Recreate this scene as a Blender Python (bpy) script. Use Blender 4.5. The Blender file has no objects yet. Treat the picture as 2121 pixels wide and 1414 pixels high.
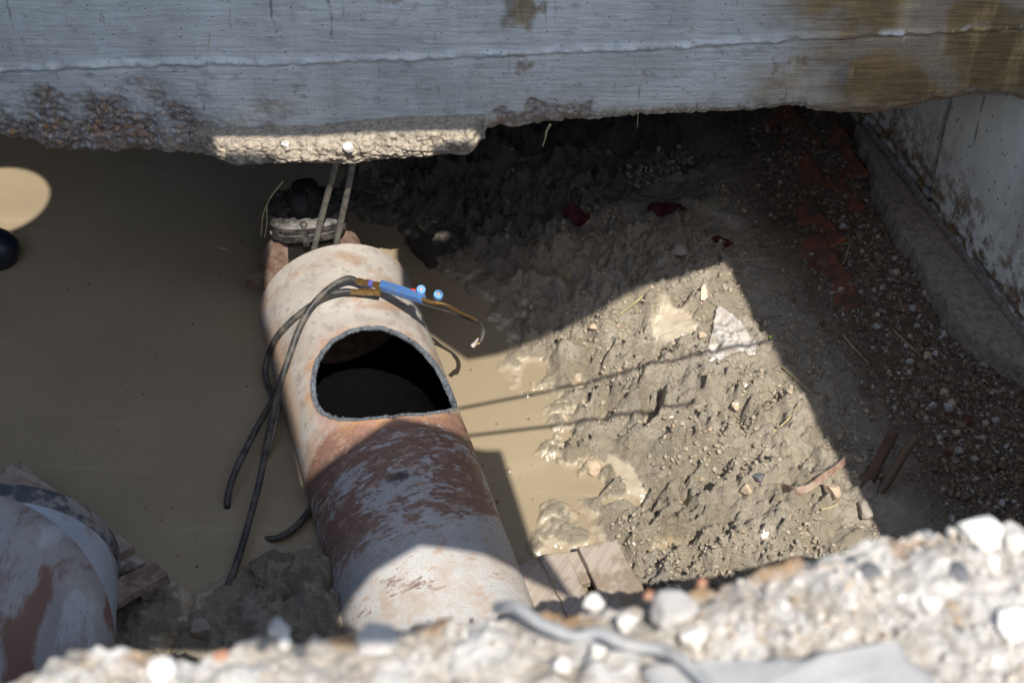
import bpy, math, random
import numpy as np
from mathutils import Vector
rnd = random.Random(7); rng = np.random.default_rng(7)
C = bpy.context.scene
COL = C.collection
# ------------------------------------------------------------------ camera, sky, sun, exposure
CAMZ = 3.48; F = 2990.0; S2 = 2 ** -.5
cd = bpy.data.cameras.new("camera"); cam = bpy.data.objects.new("camera", cd); COL.objects.link(cam)
cam.location = (0, 0, CAMZ); cam.rotation_euler = (math.radians(45), 0, 0)
cd.sensor_width = 36; cd.lens = 36 * F / 2121; cd.clip_start = .05; cd.clip_end = 500
cd.dof.use_dof = True; cd.dof.focus_distance = 4.35; cd.dof.aperture_fstop = 2.8
C.camera = cam
SX, SY = .22, -.64                      # towards the sun: (SX, SY, 1)
SUND = Vector((SX, SY, 1)).normalized()
w = bpy.data.worlds.new("World"); C.world = w; w.use_nodes = True
wn = w.node_tree.nodes; bg = wn["Background"]
sky = wn.new("ShaderNodeTexSky"); sky.sky_type = 'NISHITA'; sky.sun_disc = False
sky.sun_elevation = math.asin(SUND.z); sky.sun_rotation = math.atan2(SUND.x, SUND.y)
w.node_tree.links.new(sky.outputs[0], bg.inputs[0]); bg.inputs[1].default_value = .15
sl = bpy.data.lights.new("sun", 'SUN'); sl.energy = 4.1; sl.angle = math.radians(.3); sl.color = (1, .95, .87)
so = bpy.data.objects.new("sun", sl); COL.objects.link(so); so.rotation_euler = SUND.to_track_quat('Z', 'Y').to_euler()
C.view_settings.view_transform = 'Standard'; C.view_settings.look = 'None'; C.view_settings.gamma = 1
C.view_settings.exposure = 0.72
C.cycles.use_denoising = True
C.cycles.max_bounces = 6
# ------------------------------------------------------------------ picture pixel -> point on a plane of the place
def ray(px, py):
    u = px - 1060.5; v = py - 707.0
    return np.array([u / F, S2 * (1 - v / F), -S2 * (1 + v / F)])
def onz(px, py, z=0.):
    d = ray(px, py); t = (z - CAMZ) / d[2]
    return np.array([d[0] * t, d[1] * t, z])
def ony(px, py, y):
    d = ray(px, py); t = y / d[1]
    return np.array([d[0] * t, y, CAMZ + d[2] * t])
V = lambda *a: np.array(a, float)
# ------------------------------------------------------------------ noise in numpy
def _h(ix, iy, iz, s):
    n = (ix * 374761393 + iy * 668265263 + iz * 2147483647 % 1000003 * 1274126177 + s * 69069) & 0xffffffff
    n = ((n ^ (n >> 13)) * 1274126177) & 0xffffffff
    n = ((n ^ (n >> 15)) * 2246822519) & 0xffffffff
    return (n ^ (n >> 16)) & 0xffffffff
def perlin(x, y, z=0., s=0):
    if np.ndim(z) == 0 and float(z) == 0.:                    # flat case: four corners only
        x, y = np.broadcast_arrays(np.asarray(x, float), np.asarray(y, float)); xi = np.floor(x); yi = np.floor(y); xf = x - xi; yf = y - yi
        xi = xi.astype(np.int64); yi = yi.astype(np.int64); u = xf * xf * xf * (xf * (xf * 6 - 15) + 10); v = yf * yf * yf * (yf * (yf * 6 - 15) + 10); out = 0
        for a in (0, 1):
            for b in (0, 1):
                h = _h(xi + a, yi + b, np.int64(0), s); gx = (h & 1023) / 511.5 - 1; gy = ((h >> 10) & 1023) / 511.5 - 1
                out = out + (u if a else 1 - u) * (v if b else 1 - v) * (gx * (xf - a) + gy * (yf - b))
        return out
    x, y, z = np.broadcast_arrays(np.asarray(x, float), np.asarray(y, float), np.asarray(z, float))
    xi, yi, zi = np.floor(x).astype(np.int64), np.floor(y).astype(np.int64), np.floor(z).astype(np.int64)
    xf, yf, zf = x - xi, y - yi, z - zi
    fu = lambda t: t * t * t * (t * (t * 6 - 15) + 10)
    u, v, w_ = fu(xf), fu(yf), fu(zf); out = 0
    for a in (0, 1):
        for b in (0, 1):
            for c in (0, 1):
                h = _h(xi + a, yi + b, zi + c, s)
                gx = (h & 255) / 127.5 - 1; gy = ((h >> 8) & 255) / 127.5 - 1; gz = ((h >> 16) & 255) / 127.5 - 1
                wt = (u if a else 1 - u) * (v if b else 1 - v) * (w_ if c else 1 - w_)
                out = out + wt * (gx * (xf - a) + gy * (yf - b) + gz * (zf - c))
    return out
def fbm(x, y, z=0., o=4, s=0, g=.5):
    r = 0; a = 1
    for k in range(o):
        r = r + a * perlin(np.asarray(x) * 2 ** k, np.asarray(y) * 2 ** k, np.asarray(z) * 2 ** k, s + k * 17); a *= g
    return r
def billow(x, y, z=0., o=3, s=0, g=.5):
    r = 0; a = 1
    for k in range(o):
        r = r + a * np.abs(perlin(np.asarray(x) * 2 ** k, np.asarray(y) * 2 ** k, np.asarray(z) * 2 ** k, s + k * 17)); a *= g
    return r
def worley(x, y, s=0):
    """distance to nearest jittered point and that cell's random value"""
    x = np.asarray(x, float); y = np.asarray(y, float)
    xi, yi = np.floor(x).astype(np.int64), np.floor(y).astype(np.int64)
    best = np.full(x.shape, 9.); val = np.zeros(x.shape)
    for a in (-1, 0, 1):
        for b in (-1, 0, 1):
            h = _h(xi + a, yi + b, np.int64(3), s)
            dx = xi + a + (h & 1023) / 1023. - x; dy = yi + b + ((h >> 10) & 1023) / 1023. - y
            d = np.sqrt(dx * dx + dy * dy); m = d < best
            best = np.where(m, d, best); val = np.where(m, ((h >> 20) & 1023) / 1023., val)
    return best, val
def sst(a, b, x):
    t = np.clip((np.asarray(x, float) - a) / (b - a), 0, 1); return t * t * (3 - 2 * t)
# ------------------------------------------------------------------ objects, labels
def tag(o, label=None, cat=None, group=None, kind=None):
    if label: o["label"] = label
    if cat: o["category"] = cat
    if group: o["group"] = group
    if kind: o["kind"] = kind
    return o
def empty(name, loc, label, cat, group=None):
    o = bpy.data.objects.new(name, None); COL.objects.link(o); o.location = [float(v) for v in loc]
    o.empty_display_size = .1
    return tag(o, label, cat, group)
def mesh_obj(name, verts, faces, mat, parent=None, smooth=True, attrs=None, flat_angle=None):
    """verts in world coordinates; a child is shifted into its parent's frame"""
    verts = np.asarray(verts, float).reshape(-1, 3)
    off = np.zeros(3)
    if parent is not None:
        p = parent
        while p is not None: off = off + np.array(p.location); p = p.parent
        pass
    me = bpy.data.meshes.new(name)
    if isinstance(faces, np.ndarray) and faces.ndim == 2:
        n, k = faces.shape
        me.vertices.add(len(verts)); me.vertices.foreach_set("co", (verts - off).ravel())
        me.loops.add(n * k); me.loops.foreach_set("vertex_index", faces.astype(np.int32).ravel())
        me.polygons.add(n); me.polygons.foreach_set("loop_start", np.arange(0, n * k, k, dtype=np.int32))
        me.update(calc_edges=True); me.validate()
    else:
        me.from_pydata([tuple(v) for v in verts - off], [], [tuple(int(i) for i in f) for f in faces])
    if attrs:
        for an, av in attrs.items():
            a = me.attributes.new(an, 'FLOAT', 'POINT'); a.data.foreach_set("value", np.asarray(av, np.float32).ravel())
    if smooth: me.polygons.foreach_set("use_smooth", np.ones(len(me.polygons), bool))
    if flat_angle is not None:
        me.polygons.foreach_set("use_smooth", np.ones(len(me.polygons), bool))
        try: me.set_sharp_from_angle(angle=math.radians(flat_angle))
        except Exception: pass
    me.update()
    me.materials.append(mat)
    o = bpy.data.objects.new(name, me); COL.objects.link(o)
    if parent is not None: o.parent = parent
    return o
def grid_faces(nu, nv, wrap_u=False):
    iu = np.arange(nu if wrap_u else nu - 1); iv = np.arange(nv - 1)
    a, b = np.meshgrid(iu, iv, indexing='ij'); a2 = (a + 1) % nu
    return np.stack([a * nv + b, a2 * nv + b, a2 * nv + b + 1, a * nv + b + 1], -1).reshape(-1, 4)
def catmull(P, n=8):
    P = np.asarray(P, float); Q = np.vstack([2 * P[0] - P[1], P, 2 * P[-1] - P[-2]]); out = []
    for i in range(1, len(Q) - 2):
        for t in np.arange(n) / n:
            a, b, c, d = Q[i - 1], Q[i], Q[i + 1], Q[i + 2]
            out.append(.5 * (2 * b + (c - a) * t + (2 * a - 5 * b + 4 * c - d) * t * t + (3 * b - a - 3 * c + d) * t ** 3))
    out.append(Q[-2]); return np.array(out)
def sweep(P, r, n=12, caps=True, prof=None):
    """tube along points P; r number or per-point; prof = list of (x,y) for a non-round section"""
    P = np.asarray(P, float); m = len(P); r = np.broadcast_to(np.asarray(r, float), (m,))
    T = np.gradient(P, axis=0); T /= np.linalg.norm(T, axis=1)[:, None]
    ref = V(0, 0, 1) if abs(T[0][2]) < .9 else V(1, 0, 0)
    N = np.cross(T[0], ref); N /= np.linalg.norm(N); Ns = []
    for i in range(m):
        N = N - T[i] * (N @ T[i]); N /= np.linalg.norm(N); Ns.append(N)
    Ns = np.array(Ns); Bs = np.cross(T, Ns)
    if prof is None:
        th = np.arange(n) * 2 * np.pi / n; prof = np.stack([np.cos(th), np.sin(th)], -1)
    prof = np.asarray(prof, float); n = len(prof)
    Vt = P[:, None] + (Ns[:, None] * prof[None, :, :1] + Bs[:, None] * prof[None, :, 1:]) * r[:, None, None]
    f = []
    for i in range(m - 1):
        for j in range(n):
            k = (j + 1) % n; f.append((i * n + j, i * n + k, (i + 1) * n + k, (i + 1) * n + j))
    if caps: f.append(tuple(range(n))[::-1]); f.append(tuple((m - 1) * n + j for j in range(n)))
    return Vt.reshape(-1, 3), f
class MB:
    def __init__(s): s.v = []; s.f = []
    def add(s, v, f):
        o = len(s.v); s.v += [tuple(p) for p in v]; s.f += [tuple(int(i) + o for i in q) for q in f]; return s
    def sweep(s, *a, **k): return s.add(*sweep(*a, **k))
    def build(s, name, mat, parent=None, smooth=True, flat=35): return mesh_obj(name, s.v, s.f, mat, parent, smooth, flat_angle=flat)
def slab(quad, thick, seg=1, bev=.004, wob=0., seed=0):
    """board: quad of 4 top corners (in order), given thickness downward, bevelled and slightly irregular"""
    q = [np.asarray(p, float) for p in quad]; nu, nv = 25, 9
    c = sum(q) / 4; n = np.cross(q[1] - q[0], q[3] - q[0]); n /= np.linalg.norm(n)
    if n[2] < 0: n = -n
    out = []
    loops = [(1., thick), (1., bev), (1 - .0, 0)]
    us = np.linspace(0, 1, nu); vs = np.linspace(0, 1, nv)
    per = [(u, 0) for u in us[:-1]] + [(1, v) for v in vs[:-1]] + [(u, 1) for u in us[::-1][:-1]] + [(0, v) for v in vs[::-1][:-1]]
    def bl(u, v): return q[0] * (1 - u) * (1 - v) + q[1] * u * (1 - v) + q[2] * u * v + q[3] * (1 - u) * v
    base = np.array([bl(u, v) for u, v in per]); m = len(per)
    d = c - base; d /= np.linalg.norm(d, axis=1)[:, None]
    if wob:
        base = base + d * (wob * (fbm(base[:, 0] * 25, base[:, 1] * 25, base[:, 2] * 25 + seed, 3) + .2))[:, None]
    rings = [base - n * thick, base - n * bev, base + d * bev]
    vt = np.vstack(rings + [(c)[None]]); f = []
    for k in range(2):
        for i in range(m):
            j = (i + 1) % m; f.append((k * m + i, k * m + j, (k + 1) * m + j, (k + 1) * m + i))
    f.append(tuple(2 * m + i for i in range(m))); f.append(tuple(i for i in range(m))[::-1])
    vt = vt[:-1]
    return vt, f
def rock(size, seed, detail=3, rough=.25, flat=.75):
    import bmesh
    bm = bmesh.new(); bmesh.ops.create_icosphere(bm, subdivisions=detail, radius=1)
    v = np.array([p.co[:] for p in bm.verts]); f = [tuple(x.index for x in q.verts) for q in bm.faces]; bm.free()
    r2 = np.random.default_rng(seed)
    for k in range(9):                                     # chop planes: angular broken stone
        n = r2.normal(size=3); n /= np.linalg.norm(n); d = .50 + .34 * r2.random(); s = v @ n
        v = v - np.where(s > d, s - d, 0)[:, None] * n
    o = r2.random() * 50
    v = v * (1 + rough * fbm(v[:, 0] * 1.6 + o, v[:, 1] * 1.6, v[:, 2] * 1.6, 3, seed))[:, None]
    sc = np.array([1, .7 + .4 * r2.random(), flat * (.75 + .4 * r2.random())]) * size
    a = r2.random() * 6.28; v = v * sc; c, s = math.cos(a), math.sin(a)
    return v @ np.array([[c, s, 0], [-s, c, 0], [0, 0, 1]]), f
# ------------------------------------------------------------------ material nodes
class M:
    def __init__(s, name, rough=.8, spec=.4):
        s.m = bpy.data.materials.new(name); s.m.use_nodes = True; s.t = s.m.node_tree; s.n = s.t.nodes
        s.b = s.n["Principled BSDF"]; s.b.inputs["Roughness"].default_value = rough
        s.b.inputs["Specular IOR Level"].default_value = spec
        s.tc = s.n.new("ShaderNodeTexCoord"); s.co = s.tc.outputs["Object"]
    def L(s, a, b): s.t.links.new(a, b)
    def put(s, sock, v):
        if hasattr(v, "links"): s.L(v, sock)
        elif isinstance(v, (tuple, list)): sock.default_value = (*v, 1) if len(v) == 3 and len(sock.default_value) == 4 else v
        else: sock.default_value = v
    def map(s, scale=(1, 1, 1), rot=(0, 0, 0), loc=(0, 0, 0), src=None):
        n = s.n.new("ShaderNodeMapping"); s.L(src or s.co, n.inputs[0]); n.inputs[1].default_value = loc; n.inputs[2].default_value = rot; n.inputs[3].default_value = scale
        return n.outputs[0]
    def noise(s, scale, detail=6, rough=.55, co=None, dist=0., col=False):
        n = s.n.new("ShaderNodeTexNoise"); s.L(co or s.co, n.inputs["Vector"]); n.inputs["Scale"].default_value = scale
        n.inputs["Detail"].default_value = detail; n.inputs["Roughness"].default_value = rough; n.inputs["Distortion"].default_value = dist
        return n.outputs["Color" if col else "Fac"]
    def vor(s, scale, feature='F1', out="Distance", co=None, rand=1.):
        n = s.n.new("ShaderNodeTexVoronoi"); n.feature = feature; s.L(co or s.co, n.inputs["Vector"]); n.inputs["Scale"].default_value = scale
        n.inputs["Randomness"].default_value = rand
        return n.outputs[out]
    def ramp(s, v, a, b, lo=0., hi=1.):
        n = s.n.new("ShaderNodeMapRange"); n.interpolation_type = 'SMOOTHSTEP'; s.put(n.inputs[0], v)
        n.inputs[1].default_value = a; n.inputs[2].default_value = b; n.inputs[3].default_value = lo; n.inputs[4].default_value = hi
        return n.outputs[0]
    def mix(s, f, a, b, mode='MIX'):
        n = s.n.new("ShaderNodeMix"); n.data_type = 'RGBA'; n.blend_type = mode; s.put(n.inputs[0], f); s.put(n.inputs[6], a); s.put(n.inputs[7], b)
        return n.outputs[2]
    def math(s, op, a, b=0.):
        n = s.n.new("ShaderNodeMath"); n.operation = op; s.put(n.inputs[0], a); s.put(n.inputs[1], b); n.use_clamp = False
        return n.outputs[0]
    def attr(s, name):
        n = s.n.new("ShaderNodeAttribute"); n.attribute_name = name; return n.outputs["Fac"]
    def sep(s, i, src=None):
        n = s.n.new("ShaderNodeSeparateXYZ"); s.L(src or s.co, n.inputs[0]); return n.outputs[i]
    def vramp(s, v, stops):
        n = s.n.new("ShaderNodeValToRGB"); s.put(n.inputs[0], v); e = n.color_ramp.elements
        while len(e) < len(stops): e.new(.5)
        for q, (p, c) in zip(e, stops): q.position = p; q.color = (*c, 1)
        return n.outputs[0]
    def color(s, v): s.put(s.b.inputs["Base Color"], v); return s
    def rough(s, v): s.put(s.b.inputs["Roughness"], v); return s
    def bump(s, h, strength=.5, dist=.01, prev=None):
        n = s.n.new("ShaderNodeBump"); n.inputs["Strength"].default_value = strength; n.inputs["Distance"].default_value = dist
        s.put(n.inputs["Height"], h)
        if prev is not None: s.L(prev, n.inputs["Normal"])
        s.L(n.outputs[0], s.b.inputs["Normal"]); return n.outputs[0]
# --- mud
def mud_material(dark=1.):
    m = M("mud", .6, .5)
    wet = m.attr("wet"); silt = m.attr("silt"); bank = m.attr("bank"); smooth = m.attr("smooth")
    n1 = m.noise(6, 8, .65); n2 = m.noise(38, 8, .7); n3 = m.noise(160, 4, .7); vg = m.vor(55, 'F1', "Color"); vd = m.vor(55)
    c = m.mix(m.ramp(n1, .35, .65), (.44, .38, .29), (.55, .49, .39))
    c = m.mix(m.ramp(n2, .3, .7, 0, .75), c, (.30, .25, .18))
    c = m.mix(m.ramp(n3, .55, .75, 0, .6), c, (.52, .465, .375))
    c = m.mix(m.ramp(m.noise(85, 6, .75), .60, .70, 0, .6), c, (.17, .145, .11))
    c = m.mix(m.ramp(m.noise(2.2, 5, .6, m.map(loc=(3, 5, 0))), .48, .62, 0, .55), c, (.34, .305, .25))
    c = m.mix(m.math('MULTIPLY', wet, .7), c, m.mix(m.ramp(n2, .35, .65), (.25, .205, .14), (.34, .29, .205)))
    c = m.mix(m.math('MULTIPLY', smooth, .3), c, (.46, .385, .27))
    c = m.mix(m.math('MULTIPLY', silt, .8), c, (.27, .215, .14))
    c = m.mix(m.attr('deep_shade'), c, m.mix(m.ramp(n2, .35, .65), (.07, .064, .056), (.125, .112, .095)))  # painted shade: darker mud colour for the recess under the beam
    # bank: dark soil with coloured grit
    b = m.mix(m.ramp(n2, .35, .65), (.075, .054, .038), (.175, .125, .085))
    b = m.mix(m.ramp(n1, .48, .66, 0, .55), b, (.15, .085, .05))
    sc = m.n.new("ShaderNodeSeparateColor"); m.L(vg, sc.inputs[0])
    pebble = m.math('MULTIPLY', m.ramp(sc.outputs[0], .40, .44), m.ramp(vd, .42, .30))
    pc = m.vramp(sc.outputs[1], [(0, (.32, .2, .11)), (.4, (.2, .16, .13)), (.7, (.36, .30, .23)), (1, (.12, .1, .09))])
    b = m.mix(pebble, b, pc)
    c = m.mix(bank, c, b)
    m.color(c)
    r = m.ramp(n2, .3, .7, .42, .75)
    rw = m.ramp(n2, .35, .65, .07, .30)
    mixr = m.n.new("ShaderNodeMix"); m.put(mixr.inputs[0], wet); m.L(r, mixr.inputs[2]); m.L(rw, mixr.inputs[3])
    m.rough(mixr.outputs[0])
    h = m.math('ADD', m.math('MULTIPLY', n2, 1.0), m.math('MULTIPLY', n3, .5))
    h = m.math('ADD', h, m.math('MULTIPLY', m.math('MULTIPLY', pebble, bank), .5))
    k = m.n.new("ShaderNodeBump"); k.inputs["Distance"].default_value = .022
    m.put(k.inputs["Strength"], m.math('SUBTRACT', 1., m.math('MULTIPLY', smooth, .93))); m.L(h, k.inputs["Height"]); m.L(k.outputs[0], m.b.inputs["Normal"])
    return m.m
MUD = mud_material()
def clod_material():
    m = M("mud_clod", .55, .5); n1 = m.noise(14, 6); n2 = m.noise(70, 6, .7)
    m.color(m.mix(m.ramp(n2, .3, .7), (.13, .11, .08), m.mix(n1, (.22, .18, .13), (.27, .23, .17)))); m.rough(m.ramp(n2, .3, .7, .25, .7)); m.bump(n2, .9, .02); return m.m
CLOD = clod_material()
def water_material():
    m = M("muddy_water", .07, .5); m.b.inputs["IOR"].default_value = 1.33
    n1 = m.noise(1.6, 5, .5); n2 = m.noise(55, 2)
    c = m.mix(m.ramp(n1, .35, .65), (.255, .205, .135), (.295, .238, .155))
    sp = m.vor(26); sc = m.ramp(sp, .055, .035)
    c = m.mix(m.math('MULTIPLY', sc, m.ramp(m.noise(4), .5, .55)), c, (.28, .15, .06))
    film = m.noise(1, 6, .65, m.map((2.2, 7, 1), rot=(0, 0, .5)), dist=.8); c = m.mix(m.ramp(film, .56, .66, 0, .3), c, (.37, .305, .21))
    m.rough(m.ramp(film, .45, .65, .03, .16)); m.color(c); m.bump(m.noise(9, 3), .08, .02); return m.m
WATER = water_material()
# --- concretes
def beam_material():
    m = M("cast_concrete", .88, .25)
    x = m.sep(0); wetm = m.attr("damp"); agg = m.attr("agg"); fin = m.attr("fin"); av = m.attr("aggv"); edge = m.attr("edge")
    g = m.noise(1, 7, .65, m.map((5, 9, 120)), dist=.4)                         # wood grain of the formwork
    big = m.noise(3.2, 6, .6); st = m.noise(1, 6, .6, m.map((16, 10, 1.6))); fine = m.noise(90, 6, .7)
    c = m.mix(m.ramp(big, .3, .7), (.56, .565, .51), (.78, .785, .72))
    c = m.mix(m.ramp(g, .38, .66, 0, .34), c, (.25, .25, .225))
    c = m.mix(m.ramp(m.noise(14, 8, .75, m.map((1, 1, 1.6))), .52, .66, 0, .55), c, (.30, .285, .265))
    c = m.mix(m.ramp(st, .52, .72, 0, .28), c, (.80, .785, .75))
    c = m.mix(m.ramp(m.noise(1, 5, .6, m.map((30, 10, 4), loc=(3, 0, 2))), .62, .72, 0, .75), c, (.075, .065, .055))
    c = m.mix(m.ramp(m.noise(7, 8, .65, m.map(loc=(5, 1, 8))), .6, .68, 0, .7), c, (.24, .16, .085))
    c = m.mix(m.ramp(m.noise(34, 4, .8, m.map(loc=(2, 7, 1))), .68, .73, 0, .85), c, (.06, .052, .045))
    pit = m.vor(42); c = m.mix(m.ramp(pit, .11, .06), c, (.03, .028, .025))
    wc = m.mix(m.ramp(m.noise(4, 7, .65), .35, .65), (.23, .16, .078), (.40, .275, .13))
    wc = m.mix(m.ramp(m.noise(1, 5, .6, m.map((11, 8, 2.2), rot=(0, .18, 0))), .50, .64, 0, .85), wc, (.60, .42, .19))
    wc = m.mix(m.ramp(m.noise(2.6, 5, .6, m.map(loc=(9, 2, 4))), .56, .64, 0, .75), wc, (.36, .36, .35))
    c = m.mix(wetm, c, m.mix(m.ramp(g, .4, .7, 0, .5), wc, (.04, .034, .024)))
    ac = m.vramp(av, [(0, (.24, .17, .11)), (.2, (.48, .47, .46)), (.4, (.15, .105, .065)), (.6, (.38, .35, .32)), (.74, (.52, .26, .10)), (.84, (.55, .54, .52)), (.95, (.05, .05, .055)), (1, (.55, .5, .45))])
    ac = m.mix(m.ramp(fine, .42, .62, 0, .6), ac, (.15, .092, .045))
    c = m.mix(agg, c, ac)
    c = m.mix(m.math('MULTIPLY', edge, m.ramp(fine, .35, .6)), c, m.mix(m.noise(25), (.24, .165, .095), (.38, .32, .25)))
    c = m.mix(m.math('MULTIPLY', fin, m.ramp(m.noise(11, 4), .54, .6)), c, (.72, .69, .63))
    m.color(c)
    b = m.bump(g, .4, .005); b = m.bump(fine, .7, .007, b); b = m.bump(m.ramp(pit, .02, .12), .6, .008, b); return m.m
BEAM = beam_material()
def crumb_material(name, a, b, c2, scale=60, strength=.9):
    m = M(name, .95, .15); n = m.noise(scale, 7, .7); n2 = m.noise(scale * .2, 5)
    m.color(m.mix(m.ramp(n, .4, .68), m.mix(n2, a, b), c2)); q = m.bump(n, strength, .015); m.bump(m.vor(scale * 1.6), .4, .01, q); return m.m
LEDGE = crumb_material("crumbled_mortar", (.52, .44, .33), (.46, .40, .32), (.25, .215, .17))
def wall_material():
    m = M("wall_concrete", .9, .2); st = m.noise(1, 6, .6, m.map((7, 7, .9))); n = m.noise(5, 7, .65); sp = m.vor(30); fine = m.noise(120, 5, .7)
    c = m.mix(m.ramp(n, .3, .7), (.68, .66, .56), (.80, .78, .67))
    c = m.mix(m.ramp(st, .5, .68, 0, .7), c, (.40, .34, .28))
    c = m.mix(m.math('MULTIPLY', m.ramp(sp, .16, .09), m.ramp(m.noise(3), .42, .55)), c, (.17, .09, .04))
    c = m.mix(m.attr("crack"), c, (.035, .03, .03)); c = m.mix(m.math('MULTIPLY', m.attr("low"), m.ramp(m.noise(18, 6, .7), .42, .6)), c, (.2, .115, .055))
    m.color(c); m.bump(fine, .5, .004); return m.m
WALL = wall_material()
FOOT = crumb_material("footing_concrete", (.32, .26, .205), (.26, .215, .175), (.17, .14, .11), 45, .6)
def rim_material():
    m = M("rubble_ground", .95, .15)
    n = m.noise(7, 7, .65); n2 = m.noise(45, 6, .7); g = m.vor(48, 'F1', "Color"); gd = m.vor(48)
    sc = m.n.new("ShaderNodeSeparateColor"); m.L(g, sc.inputs[0])
    c = m.mix(m.ramp(n, .35, .62), (.58, .52, .445), (.80, .77, .72))
    c = m.mix(m.ramp(n2, .42, .66, 0, .6), c, (.30, .25, .19))
    pk = m.math('MULTIPLY', m.attr('grav'), m.math('MULTIPLY', m.ramp(sc.outputs[0], .5, .53), m.ramp(gd, .5, .36)))
    c = m.mix(pk, c, m.vramp(sc.outputs[1], [(0, (.74, .72, .68)), (.5, (.5, .46, .4)), (.72, (.2, .2, .2)), (.85, (.68, .66, .62)), (1, (.45, .3, .2))]))
    c = m.mix(m.math("MULTIPLY", m.attr("white"), m.ramp(n2, .3, .5)), c, (.80, .775, .73))
    c = m.mix(m.math('MULTIPLY', m.attr("edge"), m.ramp(m.noise(9), .5, .6)), c, (.46, .29, .15))
    m.color(c); b = m.bump(n2, 1., .03); m.bump(m.math('MULTIPLY', pk, m.ramp(gd, .5, 0)), .6, .02, b); return m.m
RIM = rim_material()
def stone_mat(name, a, b, scale=18):
    m = M(name, .92, .2); n = m.noise(scale, 6, .65); m.color(m.mix(m.ramp(n, .35, .68), a, b)); m.bump(m.noise(scale * 4, 5, .7), .6, .008); return m.m
WHITE = stone_mat("white_limestone", (.78, .75, .70), (.60, .55, .47), 26); GREYS = stone_mat("grey_stone", (.36, .34, .32), (.47, .44, .4))
BLACK = stone_mat("dark_stone", (.09, .095, .10), (.15, .15, .155)); TAN = stone_mat("tan_stone", (.52, .40, .27), (.42, .33, .24)); BRICKR = stone_mat("brick_red", (.36, .15, .085), (.45, .30, .21)); MUDG = stone_mat("muddy_grey_stone", (.27, .24, .20), (.36, .32, .265))
OLDBRICK = stone_mat("old_brick", (.06, .045, .035), (.22, .075, .038), 14)
# --- metals, rubber, wood
def pipe_material():
    m = M("worn_pipe_steel", .62, .4); s = m.attr("s"); th = m.attr("th"); ho = m.attr("hole")
    cx = m.n.new("ShaderNodeCombineXYZ"); m.L(s, cx.inputs[0]); m.L(th, cx.inputs[1]); P = cx.outputs[0]
    fl = m.noise(1, 9, .72, m.map((64, 20, 1), src=P), dist=.6); fl2 = m.noise(1, 8, .7, m.map((110, 70, 1), src=P)); big = m.noise(1, 4, .55, m.map((6, 3.2, 1), src=P)); fine = m.noise(1, 5, .7, m.map((330, 330, 1), src=P))
    pale = m.mix(m.ramp(big, .35, .65), (.34, .305, .265), (.44, .405, .36))
    pale = m.mix(m.ramp(m.noise(1, 7, .65, m.map((10, 5, 1), loc=(4, 3, 0), src=P)), .49, .64, 0, .8), pale, (.33, .21, .14))
    pale = m.mix(m.ramp(fine, .55, .72, 0, .5), pale, (.24, .16, .11))
    pale = m.mix(m.ramp(m.noise(1, 8, .75, m.map((22, 18, 1), loc=(1, 6, 0), src=P)), .50, .62, 0, .7), pale, (.23, .195, .165))
    pale = m.mix(m.ramp(m.noise(1, 6, .7, m.map((60, 60, 1), loc=(8, 6, 0), src=P)), .68, .73, 0, .8), pale, (.12, .085, .06))
    pale = m.mix(m.ramp(fl2, .66, .74, 0, .7), pale, (.62, .6, .56))
    paint = m.mix(m.ramp(big, .3, .7), (.36, .36, .35), (.48, .465, .44))
    rust = m.mix(m.ramp(fl2, .35, .65), (.15, .08, .055), (.255, .145, .105)); rust = m.mix(m.ramp(big, .55, .7, 0, .6), rust, (.12, .085, .075))
    cov = m.vramp(m.ramp(s, .55, 1.75), [(0, (.88,) * 3), (.12, (.76,) * 3), (.20, (.52,) * 3), (.36, (.55,) * 3), (.5, (.55,) * 3), (.60, (.44,) * 3), (.72, (.35,) * 3), (1, (.30,) * 3)])
    top = m.math('ADD', cov, m.math('MULTIPLY', m.math('SUBTRACT', big, .5), .9)); top = m.math('SUBTRACT', top, m.ramp(th, -.22, -.36, 0, .12))
    mask = m.ramp(m.math('ADD', m.math('SUBTRACT', top, .5), m.math('ADD', m.math('MULTIPLY', fl, .95), m.math('MULTIPLY', m.noise(1, 6, .75, m.map((210, 90, 1), loc=(3, 3, 0), src=P)), .30))), .58, .67)
    worn = m.mix(mask, paint, rust)
    sk = m.noise(1, 6, .75, m.map((150, 150, 1), loc=(7, 2, 0), src=P)); worn = m.mix(m.ramp(sk, .56, .62, 0, .9), worn, (.30, .15, .085))
    worn = m.mix(m.ramp(m.noise(1, 6, .7, m.map((30, 16, 1), loc=(2, 9, 0), src=P)), .53, .64, 0, .75), worn, (.36, .23, .16))
    worn = m.mix(m.math('MULTIPLY', m.ramp(s, 1.05, 1.4), m.ramp(m.noise(1, 6, .65, m.map((8, 7, 1), loc=(5, 1, 0), src=P)), .42, .62, 0, .8)), worn, (.36, .30, .245))
    c = m.mix(m.attr("zone"), pale, worn)
    ht = m.mix(m.ramp(m.noise(1, 5, .6, m.map((14, 14, 1), src=P)), .35, .65), (.36, .19, .14), (.46, .24, .09))
    c = m.mix(m.math('MULTIPLY', ho, m.ramp(m.noise(1, 6, .65, m.map((25, 25, 1), src=P)), .28, .6)), c, ht)
    c = m.mix(m.attr("flank"), c, m.mix(m.ramp(fl2, .4, .6), (.50, .27, .12), (.45, .33, .22)))
    c = m.mix(m.math('MULTIPLY', m.attr('spot'), .85), c, (.035, .028, .026))
    m.color(c); m.rough(m.ramp(fl2, .3, .7, .5, .8)); b = m.bump(mask, .25, .002); m.bump(fine, .35, .003, b); return m.m
PIPE = pipe_material()
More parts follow.
